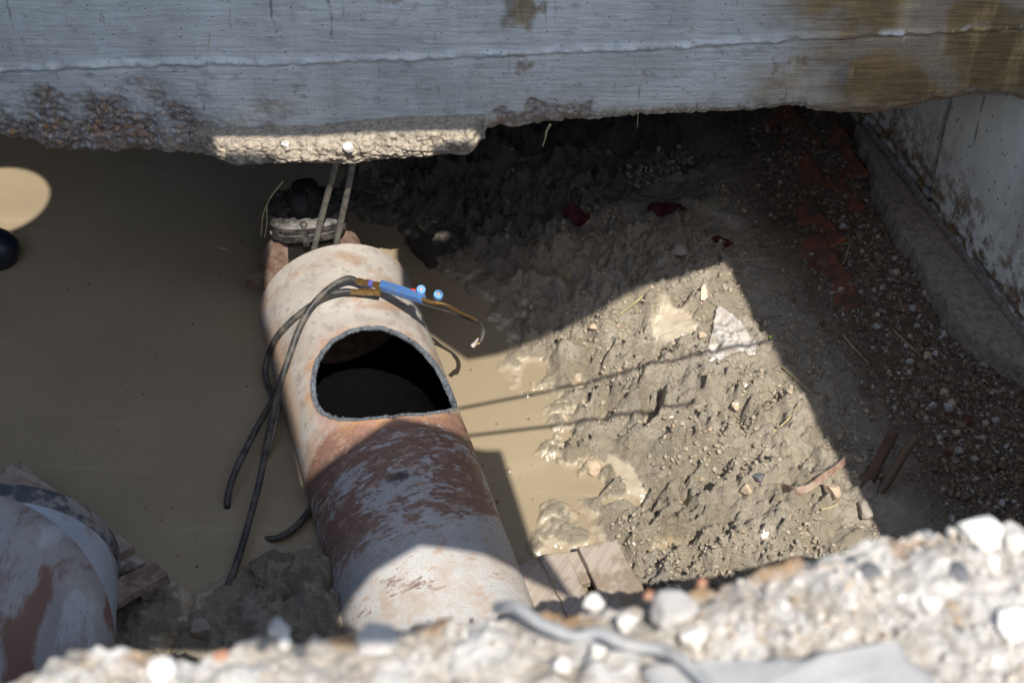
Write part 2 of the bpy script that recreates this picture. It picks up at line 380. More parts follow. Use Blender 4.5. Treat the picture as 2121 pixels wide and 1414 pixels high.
def simple(name, col, rough=.5, spec=.5, metal=0., var=None, scale=30, bump=.2, bd=.004):
    m = M(name, rough, spec); m.b.inputs["Metallic"].default_value = metal
    n = m.noise(scale, 6, .65); m.color(m.mix(m.ramp(n, .38, .66), col, var or tuple(c * .7 for c in col))); m.rough(m.ramp(n, .3, .7, max(.05, rough - .12), min(1, rough + .15)))
    if bump: m.bump(m.noise(scale * 3, 5, .7), bump, bd)
    return m.m
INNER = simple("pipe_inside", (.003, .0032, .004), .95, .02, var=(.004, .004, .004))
CUT = simple("flame_cut_edge", (.30, .33, .36), .38, .6, .6, (.10, .115, .13), 90, .9, .01)
RUBBER = simple("black_rubber", (.020, .021, .022), .55, .4, var=(.10, .09, .072), scale=22, bump=.4)
DUSTY = simple("dusty_rubber", (.23, .215, .175), .8, .3, var=(.12, .115, .10), scale=45)
BLUE = simple("blue_paint", (.05, .16, .42), .5, .45, var=(.10, .14, .22), scale=70)
KNOB = simple("blue_plastic", (.09, .30, .60), .45, .5, var=(.10, .20, .38), scale=120); RED = simple("red_plastic", (.6, .05, .04), .5); VIOLET = simple("violet_band", (.10, .10, .42), .5)
BRASS = simple("brass", (.48, .29, .10), .35, .5, .85, (.30, .19, .08), 60); SOOT = simple("sooty_tube", (.035, .03, .027), .5, .5, .4, (.08, .07, .06)); COPPER = simple("scaled_nozzle", (.52, .43, .38), .6, .4, .3, (.25, .2, .18), 120)
TAR = simple("black_bitumen", (.012, .012, .014), .28, .5, var=(.03, .026, .024), scale=25, bump=.6, bd=.02)
GREASE = simple("muddy_iron", (.035, .034, .034), .32, .6, .2, (.13, .115, .10), 40, .5, .006)
RUSTY = simple("rusty_flange", (.17, .10, .07), .8, .2, var=(.27, .20, .155), scale=25, bump=.6, bd=.01)
TAPE = simple("pale_blue_tape", (.42, .52, .58), .5, .4, var=(.6, .57, .5)); TAG_ = simple("cream_tag", (.66, .58, .44), .7, var=(.5, .42, .3), scale=60)
STRAW = simple("dry_straw", (.45, .38, .2), .8, var=(.3, .27, .12)); LEAF = simple("green_leaf", (.25, .36, .05), .6, bump=0)
def wood_material(name, a, b, c2, rot):
    m = M(name, .85, .2); P = m.map((1, 1, 1), rot=(0, 0, rot)); g = m.noise(1, 8, .7, m.map((3, 70, 70), src=P)); st = m.noise(9, 6, .65)
    c = m.mix(m.ramp(g, .35, .66), a, b); c = m.mix(m.ramp(st, .5, .62, 0, .85), c, c2); m.color(c); m.bump(g, .5, .004); return m.m
STEEL = simple("bare_rusty_bar", (.11, .085, .07), .6, .4, .3, (.2, .11, .06), 50)
CLOTH = simple("grey_cloth", (.50, .475, .44), .9, .1, var=(.30, .265, .22), scale=22, bump=.6, bd=.01)
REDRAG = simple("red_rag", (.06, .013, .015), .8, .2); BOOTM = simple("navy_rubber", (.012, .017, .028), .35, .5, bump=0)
PLY = simple("added_canopy_plywood", (.35, .25, .15), .8, .2, scale=6); GALV = simple("added_canopy_steel", (.4, .41, .42), .45, .5, .7, scale=12)
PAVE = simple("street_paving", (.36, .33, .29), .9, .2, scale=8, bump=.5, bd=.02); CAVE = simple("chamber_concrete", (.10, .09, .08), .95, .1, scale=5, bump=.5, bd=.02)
# ------------------------------------------------------------------ the main pipe's frame
PF, PN = V(-.612, 3.645, .02), V(-.063, 1.87, .02); PR = .268
AX = (PN - PF) / np.linalg.norm(PN - PF); E1 = np.cross(AX, [0, 0, 1]); E1 /= np.linalg.norm(E1); PL = 2.05   # E1 points to the left in the picture
if E1[0] > 0: E1 = -E1
E2 = V(0, 0, 1)
def ppt(s, th, r=PR): return PF + AX * s + (E1 * math.sin(th) + E2 * math.cos(th)) * r     # th 0 on top, + to the left
def phit(px, py, r=PR):
    d = ray(px, py); o = V(0, 0, CAMZ) - PF
    dp = d - AX * (d @ AX); op = o - AX * (o @ AX); a = dp @ dp; b = 2 * dp @ op; c = op @ op - r * r
    D = b * b - 4 * a * c; t = (-b - math.sqrt(max(D, 0))) / (2 * a); q = o + d * t
    return q @ AX, math.atan2(q @ E1, q @ E2)
def pcyl(px, py, r=PR): return ppt(*phit(px, py, r), r)
# ------------------------------------------------------------------ terrain of the pit floor
SHORE = np.array([onz(*p)[:2] for p in [(700, 330), (760, 400), (850, 500), (945, 575), (1005, 640), (1030, 705), (1040, 760), (1060, 800), (1110, 840), (1135, 890), (1115, 940), (1150, 990), (1190, 1040), (1225, 1090), (1260, 1150), (1290, 1240), (1330, 1400)]])
WC = 1.52
def wall_x(y): return WC - .285 * (y - 3.58)
def seg_dist(x, y, P):
    best = np.full(x.shape, 1e9); side = np.ones(x.shape)
    for a, b in zip(P[:-1], P[1:]):
        d = b - a; t = np.clip(((x - a[0]) * d[0] + (y - a[1]) * d[1]) / (d @ d), 0, 1)
        dx = x - a[0] - t * d[0]; dy = y - a[1] - t * d[1]; q = np.hypot(dx, dy); s = np.sign(d[0] * (y - a[1]) - d[1] * (x - a[0]))
        m = q < best; best = np.where(m, q, best); side = np.where(m, s, side)
    return best * side
def blob(x, y, px, py, r, z=0.05):
    c = onz(px, py, z); return np.exp(-(((x - c[0]) ** 2 + (y - c[1]) ** 2) / r ** 2))
def terrain(x, y):
    x = np.asarray(x, float); y = np.asarray(y, float)
    d = seg_dist(x, y, SHORE) + .035 * fbm(x * 7, y * 7, 0, 4, 5)
    base = np.where(d < 0, np.maximum(-.12, d * .5), .13 * sst(0, .65, d) + .012 * sst(0, .05, d))
    ease = sst(-.10, .16, d)
    wx = x + .02 * fbm(x * 9, y * 9, 0, 2, 101); wy = y + .02 * fbm(x * 9, y * 9, 0, 2, 102)
    cr = sst(-.22, .2, fbm(x * 2.6, y * 2.6, 0, 3, 77) + .05)             # where the mud is crumbly
    lump = .065 * fbm(x * 4, y * 4, 0, 3, 11) + .066 * fbm(wx * 10, wy * 10, 0, 3, 21) + .022 * (billow(wx * 17, wy * 17, 0, 4, 31, .6) - .3) * (.5 + cr)
    for sc_, am, th_, sd in ((15, .034, .55, 9), (30, .024, .42, 10), (62, .0125, .3, 13)):
        cw, cv = worley(wx * sc_ + .6 * perlin(x * sc_, y * sc_, 0, 3), wy * sc_ + .6 * perlin(x * sc_, y * sc_, 0, 33), sd)
        lump = lump + 1.35 * am * sst(.62, .22, cw) * np.clip(cv - th_, 0, 1) * 1.7 * (.25 + cr)
    lump = lump + .005 * fbm(x * 80, y * 80, 0, 2, 41)
    crev = fbm(wx * 7, wy * 7, 0, 4, 111); lump = lump - .045 * np.exp(-(crev / .035) ** 2) * cr * sst(-.05, .2, fbm(x * 3, y * 3, 0, 2, 112))
    for px, py, rx, ry, rot, dp in ((1350, 835, .035, .085, -.3, .05), (1425, 640, .055, .025, .5, .035), (1390, 1105, .09, .04, .3, .045), (1500, 880, .05, .10, .7, .03), (1290, 1010, .07, .03, .1, .035), (1205, 700, .06, .03, .5, .03), (1480, 985, .09, .035, .9, .035), (1330, 735, .09, .03, .4, .03), (1590, 880, .04, .10, .2, .03), (1660, 980, .05, .09, .4, .03), (1250, 840, .05, .05, 0, .03)):
        c = onz(px, py, .08); u = ((x - c[0]) * math.cos(rot) + (y - c[1]) * math.sin(rot)) / rx; v = (-(x - c[0]) * math.sin(rot) + (y - c[1]) * math.cos(rot)) / ry
        e = np.sqrt(u * u + v * v) + .55 * fbm(x * 14, y * 14, 0, 3, 18); lump = lump - 1.5 * dp * (1 - sst(.5, 1.05, e)) + dp * .8 * np.exp(-((e - 1.3) / .25) ** 2)
    smooth = np.zeros(x.shape)
    for px, py, rx, ry, rot in ((1395, 690, .085, .10, 0), (1300, 965, .03, .12, .5)):
        c = onz(px, py, .08); u = (x - c[0]) * math.cos(rot) + (y - c[1]) * math.sin(rot); v = -(x - c[0]) * math.sin(rot) + (y - c[1]) * math.cos(rot)
        e = np.sqrt((u / rx) ** 2 + (v / ry) ** 2) + .5 * fbm(x * 12, y * 12, 0, 3, 8)
        smooth = np.maximum(smooth, 1 - sst(.65, 1.05, e))
    calm = 1 - .45 * sst(.45, .85, d)                       # drier and calmer towards the bank
    h = base + lump * ease * calm * (1 - .93 * smooth) - .012 * smooth
    # low mud on the near left, and the small islands
    isl = 0
    for px, py, r, a in ((620, 1260, .17, .07), (560, 1300, .17, .05), (660, 1190, .12, .05), (690, 1270, .14, .06), (400, 1320, .16, .05), (300, 1280, .10, .028), (345, 1235, .05, .022), (250, 1340, .14, .04),
                         (1165, 1090, .08, .04), (1135, 1060, .05, .035), (1195, 1115, .06, .03), (1110, 1130, .05, .03), (1055, 975, .02, .022), (1040, 1012, .025, .022), (1085, 1030, .02, .02), (1058, 905, .012, .018), (755, 400, .12, .05), (800, 440, .10, .04)):
        isl = isl + a * blob(x, y, px, py, r, 0)
    nz = .8 + .8 * fbm(x * 9, y * 9, 0, 4, 51) + .45 * (billow(x * 28, y * 28, 0, 3, 52) - .3)
    h = np.where((d < .02) & (isl > .004), np.maximum(h, -.018 + isl * np.clip(nz, .2, 2)), h)
    # bank below the right wall
    g = wall_x(y) - x; bank = 1 - sst(.42, .70, g + .05 * fbm(x * 3, y * 3, 0, 3, 61))
    bh = .135 + .085 * (1 - sst(-.02, .60, g)) ; grit = .018 * (billow(x * 22, y * 22, 0, 3, 71) - .2) + .03 * fbm(x * 5, y * 5, 0, 3, 81)
    vw, vv = worley(x * 42, y * 42, 4); grit = grit + .010 * np.maximum(0, .55 - vw) * (vv > .55) * 1.6
    h = h * (1 - bank) + (bh + grit) * bank
    # dry hollow inside the pipe
    q = np.stack([x - PF[0], y - PF[1]], -1); s = q @ AX[:2]; lat = np.abs(q @ np.array([-AX[1], AX[0]]))
    ins = (lat < .255) & (s > -.01) & (s < PL + .02)
    h = np.where(ins, -.42, h)
    wet = np.clip((1 - sst(.012, .075, h)) * .9 + .75 * sst(-.02, .22, fbm(x * 5, y * 5, 0, 3, 99)) * (1 - bank), 0, 1)
    return h, wet, bank, smooth * (1 - bank) + 2 * (1 - sst(.002, .020, h)) * (1 - bank)
def th_pick(px, py):
    z = .1
    for _ in range(12):
        p = onz(px, py, z); z = .5 * z + .5 * max(0., float(terrain(np.array([p[0]]), np.array([p[1]]))[0][0]))
    return onz(px, py, z)
def axis_lines(lo, a, b, hi, fine, coarse):
    return np.concatenate([np.arange(lo, a, coarse), np.arange(a, b, fine), np.arange(b, hi + coarse, coarse)])
xs = axis_lines(-3.3, -1.15, 1.95, 2.3, .0054, .05); ys = axis_lines(1.0, 2.12, 4.35, 5.3, .0058, .05)
gx, gy = np.meshgrid(xs, ys, indexing='ij'); gh, gwet, gbank, gsm = terrain(gx, gy)
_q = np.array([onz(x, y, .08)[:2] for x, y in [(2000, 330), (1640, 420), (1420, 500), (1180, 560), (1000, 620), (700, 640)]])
deep_shade = .9 * sst(.02, -.34, seg_dist(gx, gy, _q) * -1 * np.sign(seg_dist(np.array([0.]), np.array([9.]), _q)[0]) + .22 * fbm(gx * 4, gy * 4, 0, 4, 121)) * (1 - gbank)  # mask of the shade painted into the mud beneath the beam
mud = mesh_obj("ground", np.stack([gx, gy, gh], -1).reshape(-1, 3), grid_faces(len(xs), len(ys)), MUD, attrs={"wet": gwet, "bank": gbank, "smooth": gsm % 2 if False else np.clip(gsm, 0, 1), "silt": (1 - sst(.001, .016, gh)) * (1 - gbank), "deep_shade": deep_shade})
tag(mud, "churned wet mud floor of the pit rising to the right bank", kind="structure")
# water: four sheets around the pipe, so the pipe itself stays dry inside
def pl2(s, lat): p = PF[:2] + AX[:2] * s + np.array([-AX[1], AX[0]]) * lat; return (p[0], p[1], 0.)
a0, a1, b0, b1 = pl2(.02, -.262), pl2(.02, .262), pl2(PL + .3, -.262), pl2(PL + .3, .262)
if a0[0] > a1[0]: a0, a1, b0, b1 = a1, a0, b1, b0
wv = [(-3.3, .9, 0), (-3.3, 5.3, 0), (2.3, 5.3, 0), (2.3, .9, 0), a0, a1, b0, b1]
wf = [(0, 6, 4, 1), (1, 4, 5, 2), (5, 7, 3, 2), (0, 3, 7, 6)]
wf = [f[::-1] for f in wf]
wo = mesh_obj("water", wv, wf, WATER, smooth=False); tag(wo, "still tan muddy water flooding the pit floor", kind="structure")
# ------------------------------------------------------------------ concrete beam across the top
BY = 3.52
bot = [(-200, 285), (0, 290), (45, 298), (80, 305), (90, 318), (150, 322), (230, 322), (300, 318), (380, 322), (430, 330), (600, 330), (800, 320), (985, 312), (1000, 285), (1010, 272), (1075, 268), (1140, 262), (1180, 258), (1300, 246), (1400, 240), (1500, 238), (1600, 230), (1660, 225), (1700, 238), (1745, 240), (1800, 240), (1860, 236), (1900, 225), (1960, 212), (2000, 205), (2060, 203), (2121, 212), (2300, 200)]
bp = np.array([ony(x, y, BY) for x, y in bot])
joint = np.array([ony(x, y, BY) for x, y in [(-200, 148), (0, 145), (300, 135), (540, 133), (800, 124), (1000, 116), (1160, 107), (1370, 100), (1500, 92), (1640, 82), (1800, 74), (1960, 68), (2121, 55), (2300, 45)]])
bx = np.arange(-1.60, 2.6, .0058)
zb = np.interp(bx, bp[:, 0], bp[:, 2]) + .010 * fbm(bx * 22, 0 * bx, 0, 4, 3) + .006 * fbm(bx * 90, 0 * bx, 0, 2, 4)
zj = np.interp(bx, joint[:, 0], joint[:, 2]) + .004 * fbm(bx * 9, 0 * bx, 0, 3, 6)
tv = np.concatenate([[1.90], np.linspace(1.6, 0, 1)[:0]])
ncol = 150
def beam_col():
    rows = []
    top = 1.5
    f = np.linspace(0, 1, ncol)
    Z = top + (zb[:, None] - top) * f[None]
    return Z
Z = beam_col(); X = np.repeat(bx[:, None], ncol, 1); X = np.maximum(X, -1.518 - .25 * (1. - Z))      # left end slanted past the view edge, shaped to let sun patch through
dz = Z - zj[:, None]; up = Z - zb[:, None]
pxs = 1060.5 + F * X / (S2 * (BY + CAMZ - Z)); pys = 707 - F * (BY - (CAMZ - Z)) / (BY + CAMZ - Z)
agm = sst(0, 1, 1 - np.sqrt(((pxs - 215) / 330) ** 2 + ((pys - 275) / 95) ** 2) + .9 * fbm(X * 9, Z * 9, 0, 4, 12) + .25)
agm = np.maximum(agm, .8 * sst(.0, .3, 1 - np.sqrt(((pxs - 1130) / 120) ** 2 + ((pys - 252) / 40) ** 2) + .9 * fbm(X * 12, Z * 12, 0, 3, 14)))
w1, wv1 = worley(X * 46, Z * 46, 5); w2, wv2 = worley(X * 95, Z * 95, 6)
edge = (1 - sst(.012, .06, up + .02 * fbm(X * 14, Z * 14, 0, 3, 15)))
fin = np.exp(-((dz - .006) / .011) ** 2); under = np.exp(-((dz + .007) / .004) ** 2)
damp = sst(-.12, .12, (pxs - (1650 - .30 * (pys - 100))) / 1000 + .16 * fbm(X * 5, Z * 5, 0, 4, 16)) * (1 - .25 * sst(0, .25, fbm(X * 4, Z * 4, 0, 3, 18)))
damp = np.maximum(damp, .85 * sst(0, .5, 1 - np.sqrt(((pxs - 1075) / 45) ** 2 + ((pys - 15) / 55) ** 2) + .8 * fbm(X * 14, Z * 14, 0, 3, 19)))
proud = .003 * fbm(X * 7, Z * 7, 0, 3, 1) + .0022 * fbm(X * 10, Z * 120, 0, 3, 2)
proud = proud + fin * (.010 + .016 * fbm(X * 26, Z * 30, 0, 3, 22)) - under * .006 + .004 * (dz < -.004)
proud = proud + agm * (.013 * np.maximum(0, .62 - w1) * 1.6 + .007 * np.maximum(0, .6 - w2) - .016 + .012 * fbm(X * 12, Z * 12, 0, 3, 24))
proud = proud + edge * (.014 * fbm(X * 24, Z * 24, 0, 4, 25) - .004)
proud = proud - .05 * sst(.03, .0, up) * .35
Yf = BY - proud
face = np.stack([X, Yf, Z], -1)
nb = 26; g = np.linspace(0, 1, nb)[1:]
ub = np.stack([np.maximum(np.repeat(bx[:, None], nb - 1, 1), -1.565 + .16 * g[None]), Yf[:, -1:] + .36 * g[None] + .0 * X[:, :1], zb[:, None] + .012 * fbm(bx[:, None] * 15, g[None] * 5, 0, 4, 33) + .018 * np.sin(g[None] * 3.14)], -1)
one = np.ones((len(bx), 1))
topv = np.stack([np.maximum(bx[:, None], -1.36), BY * one, 1.9 * one], -1); backv = np.stack([np.maximum(bx[:, None], -1.32), (BY + .36) * one, 1.9 * one], -1)
allv = np.concatenate([backv, topv, face, ub, backv], 1); nv = allv.shape[1]
def ext(a, v=0.): return np.concatenate([np.full((len(bx), 2), v), a, np.full((len(bx), nb), v)], 1)
root = empty("concrete_beam", (0, BY, .9), "long board-marked grey concrete beam spanning the top of the pit, brown and damp at its right end", "beam")
e_ = ext(edge); e_[:, -nb:] = 1
mesh_obj("beam_body", allv.reshape(-1, 3), grid_faces(len(bx), nv), BEAM, root, attrs={"damp": ext(damp, 0), "agg": ext(agm), "aggv": ext(np.where(w1 < .5, wv1, wv2)), "fin": ext(fin), "edge": e_})
mesh_obj("end_face", allv[0], [tuple(range(nv))], BEAM, root, smooth=False)
# sunlit crumbling ledge along its foot
lx = np.arange(ony(385, 310, 3.43)[0], ony(1004, 300, 3.43)[0], .0045); L_ = len(lx)
lt = np.interp(lx, [lx[0], -.85, -.6, -.5, -.35, lx[-1]], [.852, .868, .872, .888, .905, .915]); lb = np.interp(lx, [lx[0], -.95, -.8, -.68, -.5, -.3, lx[-1]], [.845, .80, .796, .806, .80, .825, .842])
lb = lb + .010 * fbm(lx * 9, lx * 0, 0, 3, 91)
yin = 3.555; taper = sst(0, .14, lx - lx[0]) * (.25 + .75 * sst(0, .05, lx[-1] - lx + .012 * fbm(lx * 60, lx * 0, 0, 2, 4))); yo = 3.515 - .085 * taper
prof = []
for k, tt in enumerate(np.linspace(0, 1, 60)):
    if tt < .3: q = tt / .3; yy = yin + (yo - yin) * q; zz = lt + .006
    elif tt < .72: q = (tt - .3) / .42; yy = yo - .014 * math.sin(q * 3.14); zz = lt + (lb - lt) * q
    else: q = (tt - .72) / .28; yy = yo + (yin - yo) * q; zz = lb + .012 * q
    rg = (.35 + .65 * sst(.2, .33, tt)) * .030
    P3 = np.stack([lx, yy + 0 * lx, zz + 0 * lx], -1)
    n3 = fbm(P3[:, 0] * 24, P3[:, 1] * 24, P3[:, 2] * 24, 4, 44) + .7 * (billow(P3[:, 0] * 55, P3[:, 1] * 55, P3[:, 2] * 55, 2, 45) - .3)
    P3[:, 1] -= rg * n3 * 1.1; P3[:, 2] += rg * n3 * .6
    prof.append(P3)
lv = np.stack(prof, 1)
lo = mesh_obj("ledge", lv.reshape(-1, 3), grid_faces(L_, 60), LEDGE, root); lo["label"] = "sunlit crumbling yellowish ledge"
def single_rock(name, pos, size, mat, label, cat, seed, group=None, detail=3, flat=.75, rough=.25):
    v, f = rock(size, seed, detail, rough, flat); o = mesh_obj(name, v, f, mat, flat_angle=40); o.location = [float(c) for c in pos]
    return tag(o, label, cat, group)
single_rock("stone", ony(723, 305, 3.41), .020, WHITE, "white stone lying on the sunlit ledge beside the right dusty hose", "stone", 3)
single_rock("stone", ony(591, 299, 3.43), .013, WHITE, "small pale stone on the ledge above the valve", "stone", 4)
# ------------------------------------------------------------------ right wall, footing, brick, chamber, pavement
wd = V(-.274, .962, 0); wn_ = V(-.962, -.274, 0); w0 = V(wall_x(3.58), 3.58, 0)
wl = np.arange(-2.6, 1.5, .008); wz = np.concatenate([np.arange(.2, 1.35, .008), [1.9]])
A, B = np.meshgrid(wl, wz, indexing='ij')
def wall_ab(px, py):
    d = ray(px, py); t = (w0 - V(0, 0, CAMZ)) @ wn_ / (d @ wn_); p = V(0, 0, CAMZ) + d * t; return (p - w0) @ wd, p[2]
ja, jz = wall_ab(1917, 400); jt, jzt = wall_ab(1955, 225)
jl = ja + (jt - ja) * (B - jz) / (jzt - jz) + .010 * fbm(B * 14, B * 0, 0, 4, 52)
crack = np.exp(-((A - jl) / .017) ** 2); c2a, c2z = wall_ab(2012, 312); c2b, c2zb = wall_ab(2032, 225)
cl2 = c2a + (c2b - c2a) * (B - c2z) / (c2zb - c2z); crack2 = np.exp(-((A - cl2) / .003) ** 2) * sst(c2z - .02, c2z + .03, B) * .8
zbase = wall_ab(2020, 540)[1]
bl_ = zbase + .012 * fbm(A * 10, A * 0, 0, 4, 55); crb = np.exp(-((B - bl_) / .012) ** 2) * sst(-.2, .1, fbm(A * 9, B * 9, 0, 3, 56) + .1)
dep = .004 * fbm(A * 9, B * 9, 0, 4, 57) - .028 * crack - .003 * crack2 - .02 * crb - .018 * (A > jl)
low = 1 - sst(.02, .34, B - zbase + .06 * fbm(A * 6, B * 6, 0, 3, 58))
wp = w0 + wd * A[..., None] + wn_ * dep[..., None] + V(0, 0, 1) * B[..., None]
wr = empty("concrete_wall", (*wall_x(3.0) * V(1, 0)[:1], 3.0, .3), "pale grey streaked concrete block wall with a vertical joint, right side of the pit", "wall")
mesh_obj("wall_face", wp.reshape(-1, 3), grid_faces(len(wl), len(wz)), WALL, wr, attrs={"crack": np.clip(crack + crack2 + crb, 0, 1), "low": low})
# footing: a worn concrete strip under the wall
fe = [onz(*p, .27) for p in [(1770, 262), (1800, 325), (1812, 372), (1835, 425), (1865, 478), (1900, 535), (1940, 600), (1975, 655), (2030, 706), (2121, 768), (2300, 900)]]
fa = np.array([[(p - w0) @ wd, (p - w0) @ wn_] for p in fe]); fa = fa[np.argsort(fa[:, 0])]
fl = np.arange(fa[0, 0], fa[-1, 0], .008); fw = np.interp(fl, fa[:, 0], fa[:, 1]) + .02 * fbm(fl * 12, fl * 0, 0, 4, 62)
ft = np.linspace(-.05, 1.12, 46)
FA = np.repeat(fl[:, None], 46, 1); FB = fw[:, None] * ft[None]
fz = zbase - .012 + .006 * fbm(FA * 8, FB * 8, 0, 4, 63) - .03 * np.clip(FB / .3, 0, 1) - .14 * sst(.96, 1.12, ft)[None] - .02 * np.exp(-((FB - .012) / .01) ** 2)
fp = w0 + wd * FA[..., None] + wn_ * FB[..., None] + V(0, 0, 1) * fz[..., None]
fo = mesh_obj("concrete_footing", fp.reshape(-1, 3), grid_faces(len(fl), 46)[:, ::-1], FOOT); tag(fo, "worn brownish concrete footing strip along the foot of the right wall", "footing")
# old brickwork showing through the bank
bw = MB(); r2 = random.Random(5)
def brick(px, py, rot, tilt, L=.25, W=.12, Hh=.07, lift=.002):
    p = th_pick(px, py); a = math.atan2(wd[1], wd[0]) + rot
    ux = V(math.cos(a), math.sin(a), .10 * math.sin(rot)); uy = V(-math.sin(a), math.cos(a), -math.tan(tilt)); uy /= np.linalg.norm(uy)
    if uy[0] > 0: uy = -uy
    ux /= np.linalg.norm(ux); c = p + V(0, 0, lift)
    q = [c - ux * L / 2 - uy * W / 2, c + ux * L / 2 - uy * W / 2, c + ux * L / 2 + uy * W / 2, c - ux * L / 2 + uy * W / 2]
    for k in range(4): q[k] = q[k] + V(r2.uniform(-.008, .008), r2.uniform(-.008, .008), r2.uniform(-.006, .006))
    bw.add(*slab(q, Hh, bev=.008, wob=.012, seed=px))
for args in ((1800, 300, 0, .5), (1768, 258, .05, .6), (1740, 330, 0, .5), (1712, 275, 0, .6), (1700, 540, .02, .5), (1722, 590, -.03, .5), (1685, 470, .05, .5), (1655, 350, .05, .4), (1640, 270, 0, .5), (1600, 300, 0, .5), (1742, 420, .1, .5)): brick(*args)
tag(bw.build("brick_wall", OLDBRICK), "broken red brick courses showing through the dark bank below the concrete wall", "brickwork")
def box(name, lo, hi, mat, label, cat, kind=None):
    a, b = lo, hi; v = [(x, y, z) for z in (a[2], b[2]) for y in (a[1], b[1]) for x in (a[0], b[0])]
    o = mesh_obj(name, v, [(0, 2, 3, 1), (4, 5, 7, 6), (0, 1, 5, 4), (2, 6, 7, 3), (0, 4, 6, 2), (1, 3, 7, 5)], mat, smooth=False)
    return tag(o, label, cat, kind=kind)
box("added_shade_slab", (-3.3, 3.35, 1.80), (-.86, 3.5, 1.893), CAVE, "added dark slab, out of view, blocking sky over the left of the pit", "slab")  # unseen slab added to keep sky light off the left water
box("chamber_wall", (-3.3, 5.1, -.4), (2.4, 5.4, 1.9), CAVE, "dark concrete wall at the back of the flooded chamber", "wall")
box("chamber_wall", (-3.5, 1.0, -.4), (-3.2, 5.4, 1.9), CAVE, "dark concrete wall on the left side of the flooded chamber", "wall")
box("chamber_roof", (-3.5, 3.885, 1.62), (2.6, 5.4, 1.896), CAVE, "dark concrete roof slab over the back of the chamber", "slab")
pv = [(-60, -60, 1.895), (60, -60, 1.895), (60, .45, 1.895), (-60, .45, 1.895), (-60, .45, 1.895), (-3.35, .45, 1.895), (-3.35, 60, 1.895), (-60, 60, 1.895), (2.6, .45, 1.895), (60, .45, 1.895), (60, 60, 1.895), (2.6, 60, 1.895), (-3.35, 5.3, 1.895), (2.6, 5.3, 1.895), (2.6, 60, 1.895), (-3.35, 60, 1.895)]
tag(mesh_obj("pavement", pv, [(0, 1, 2, 3), (4, 5, 6, 7), (8, 9, 10, 11), (12, 13, 14, 15)], PAVE, smooth=False), "dusty street level paving around the pit", kind="structure")
# ------------------------------------------------------------------ near rim of broken rubble
rim_px = [(-300, 1440), (0, 1400), (30, 1385), (60, 1367), (100, 1347), (160, 1342), (250, 1335), (330, 1342), (400, 1345), (440, 1352), (480, 1338), (520, 1318), (560, 1300), (600, 1306), (640, 1312), (700, 1302), (760, 1293), (820, 1288), (870, 1281), (950, 1270), (1000, 1263), (1060, 1250), (1130, 1240), (1220, 1236), (1300, 1236), (1345, 1228), (1440, 1218), (1500, 1197), (1560, 1180), (1620, 1160), (1700, 1132), (1780, 1108), (1850, 1100), (1920, 1090), (1990, 1072), (2060, 1066), (2121, 1056), (2400, 1015)]
RZ = 1.9
re_ = np.array([onz(x, y, RZ) for x, y in rim_px]); 
re_ = np.vstack([[-3.4, .86, RZ], re_, [2.6, 1.66, RZ]])
rx = np.concatenate([np.arange(-3.4, -.9, .03), np.arange(-.9, 1.1, .0042), np.arange(1.1, 2.6, .03)])
ye = np.interp(rx, re_[:, 0], re_[:, 1]) + .010 * fbm(rx * 30, rx * 0, 0, 4, 71)
rt = np.concatenate([np.linspace(0, 1, 150), 1 + np.linspace(0, 1, 40)[1:]])
RT = np.repeat(rt[None], len(rx), 0); RX = np.repeat(rx[:, None], len(rt), 1)
flat = np.clip(RT, 0, 1); down = np.clip(RT - 1, 0, 1)
RY = .45 + (ye[:, None] - .45) * flat
rough_ = .020 * fbm(RX * 9, RY * 9, 0, 3, 72) + .026 * (billow(RX * 22, RY * 22, 0, 3, 73) - .25)
rw_, rv_ = worley(RX * 40, RY * 40, 3); rough_ = rough_ + .010 * np.maximum(0, .55 - rw_) * (rv_ > .4)
fade = sst(.45, .62, RY)
RZg = RZ + rough_ * fade - .02 * sst(.90, 1., flat) * (1 - down) - 2.1 * down ** 1.3 - .012 * (1 - fade)
RYY = RY + .03 * np.sin(np.clip(down * 9, 0, 1.57)) - .10 * down + .03 * fbm(RX * 7, down * 8, 0, 3, 75) * sst(.02, .2, down)
bwk, bvk = worley(RX * 13 + .5 * fbm(RX * 14, RY * 14, 0, 3, 78), RY * 13 + .5 * fbm(RX * 14, RY * 14, 0, 3, 79), 6); grav = sst(.1, .3, RX + .15 * fbm(RX * 5, RY * 5, 0, 3, 80)) * (1 - sst(.8, .95, flat))
RZg = RZg + (.030 * (bvk - .5) + .014 * (.5 - bwk)) * fade * (1 - .6 * grav)
white = sst(.02, .20, fbm(RX * 6, RY * 6, 0, 4, 76) + .35 * np.exp(-((RX - .55) / .3) ** 2) * sst(.85, 1, flat) + .1 * (RX < .25) - .02) * .9
rimo = mesh_obj("rubble_edge", np.stack([RX, RYY, RZg], -1).reshape(-1, 3), grid_faces(len(rx), len(rt)), RIM, attrs={"white": white, "grav": grav, "edge": sst(.93, 1.0, RT)})
tag(rimo, "blurred sunlit broken edge of pale concrete and rubble along the near side of the pit", "rubble edge")
def rim_pos(px, py, lift): p = onz(px, py, RZ + lift); return p
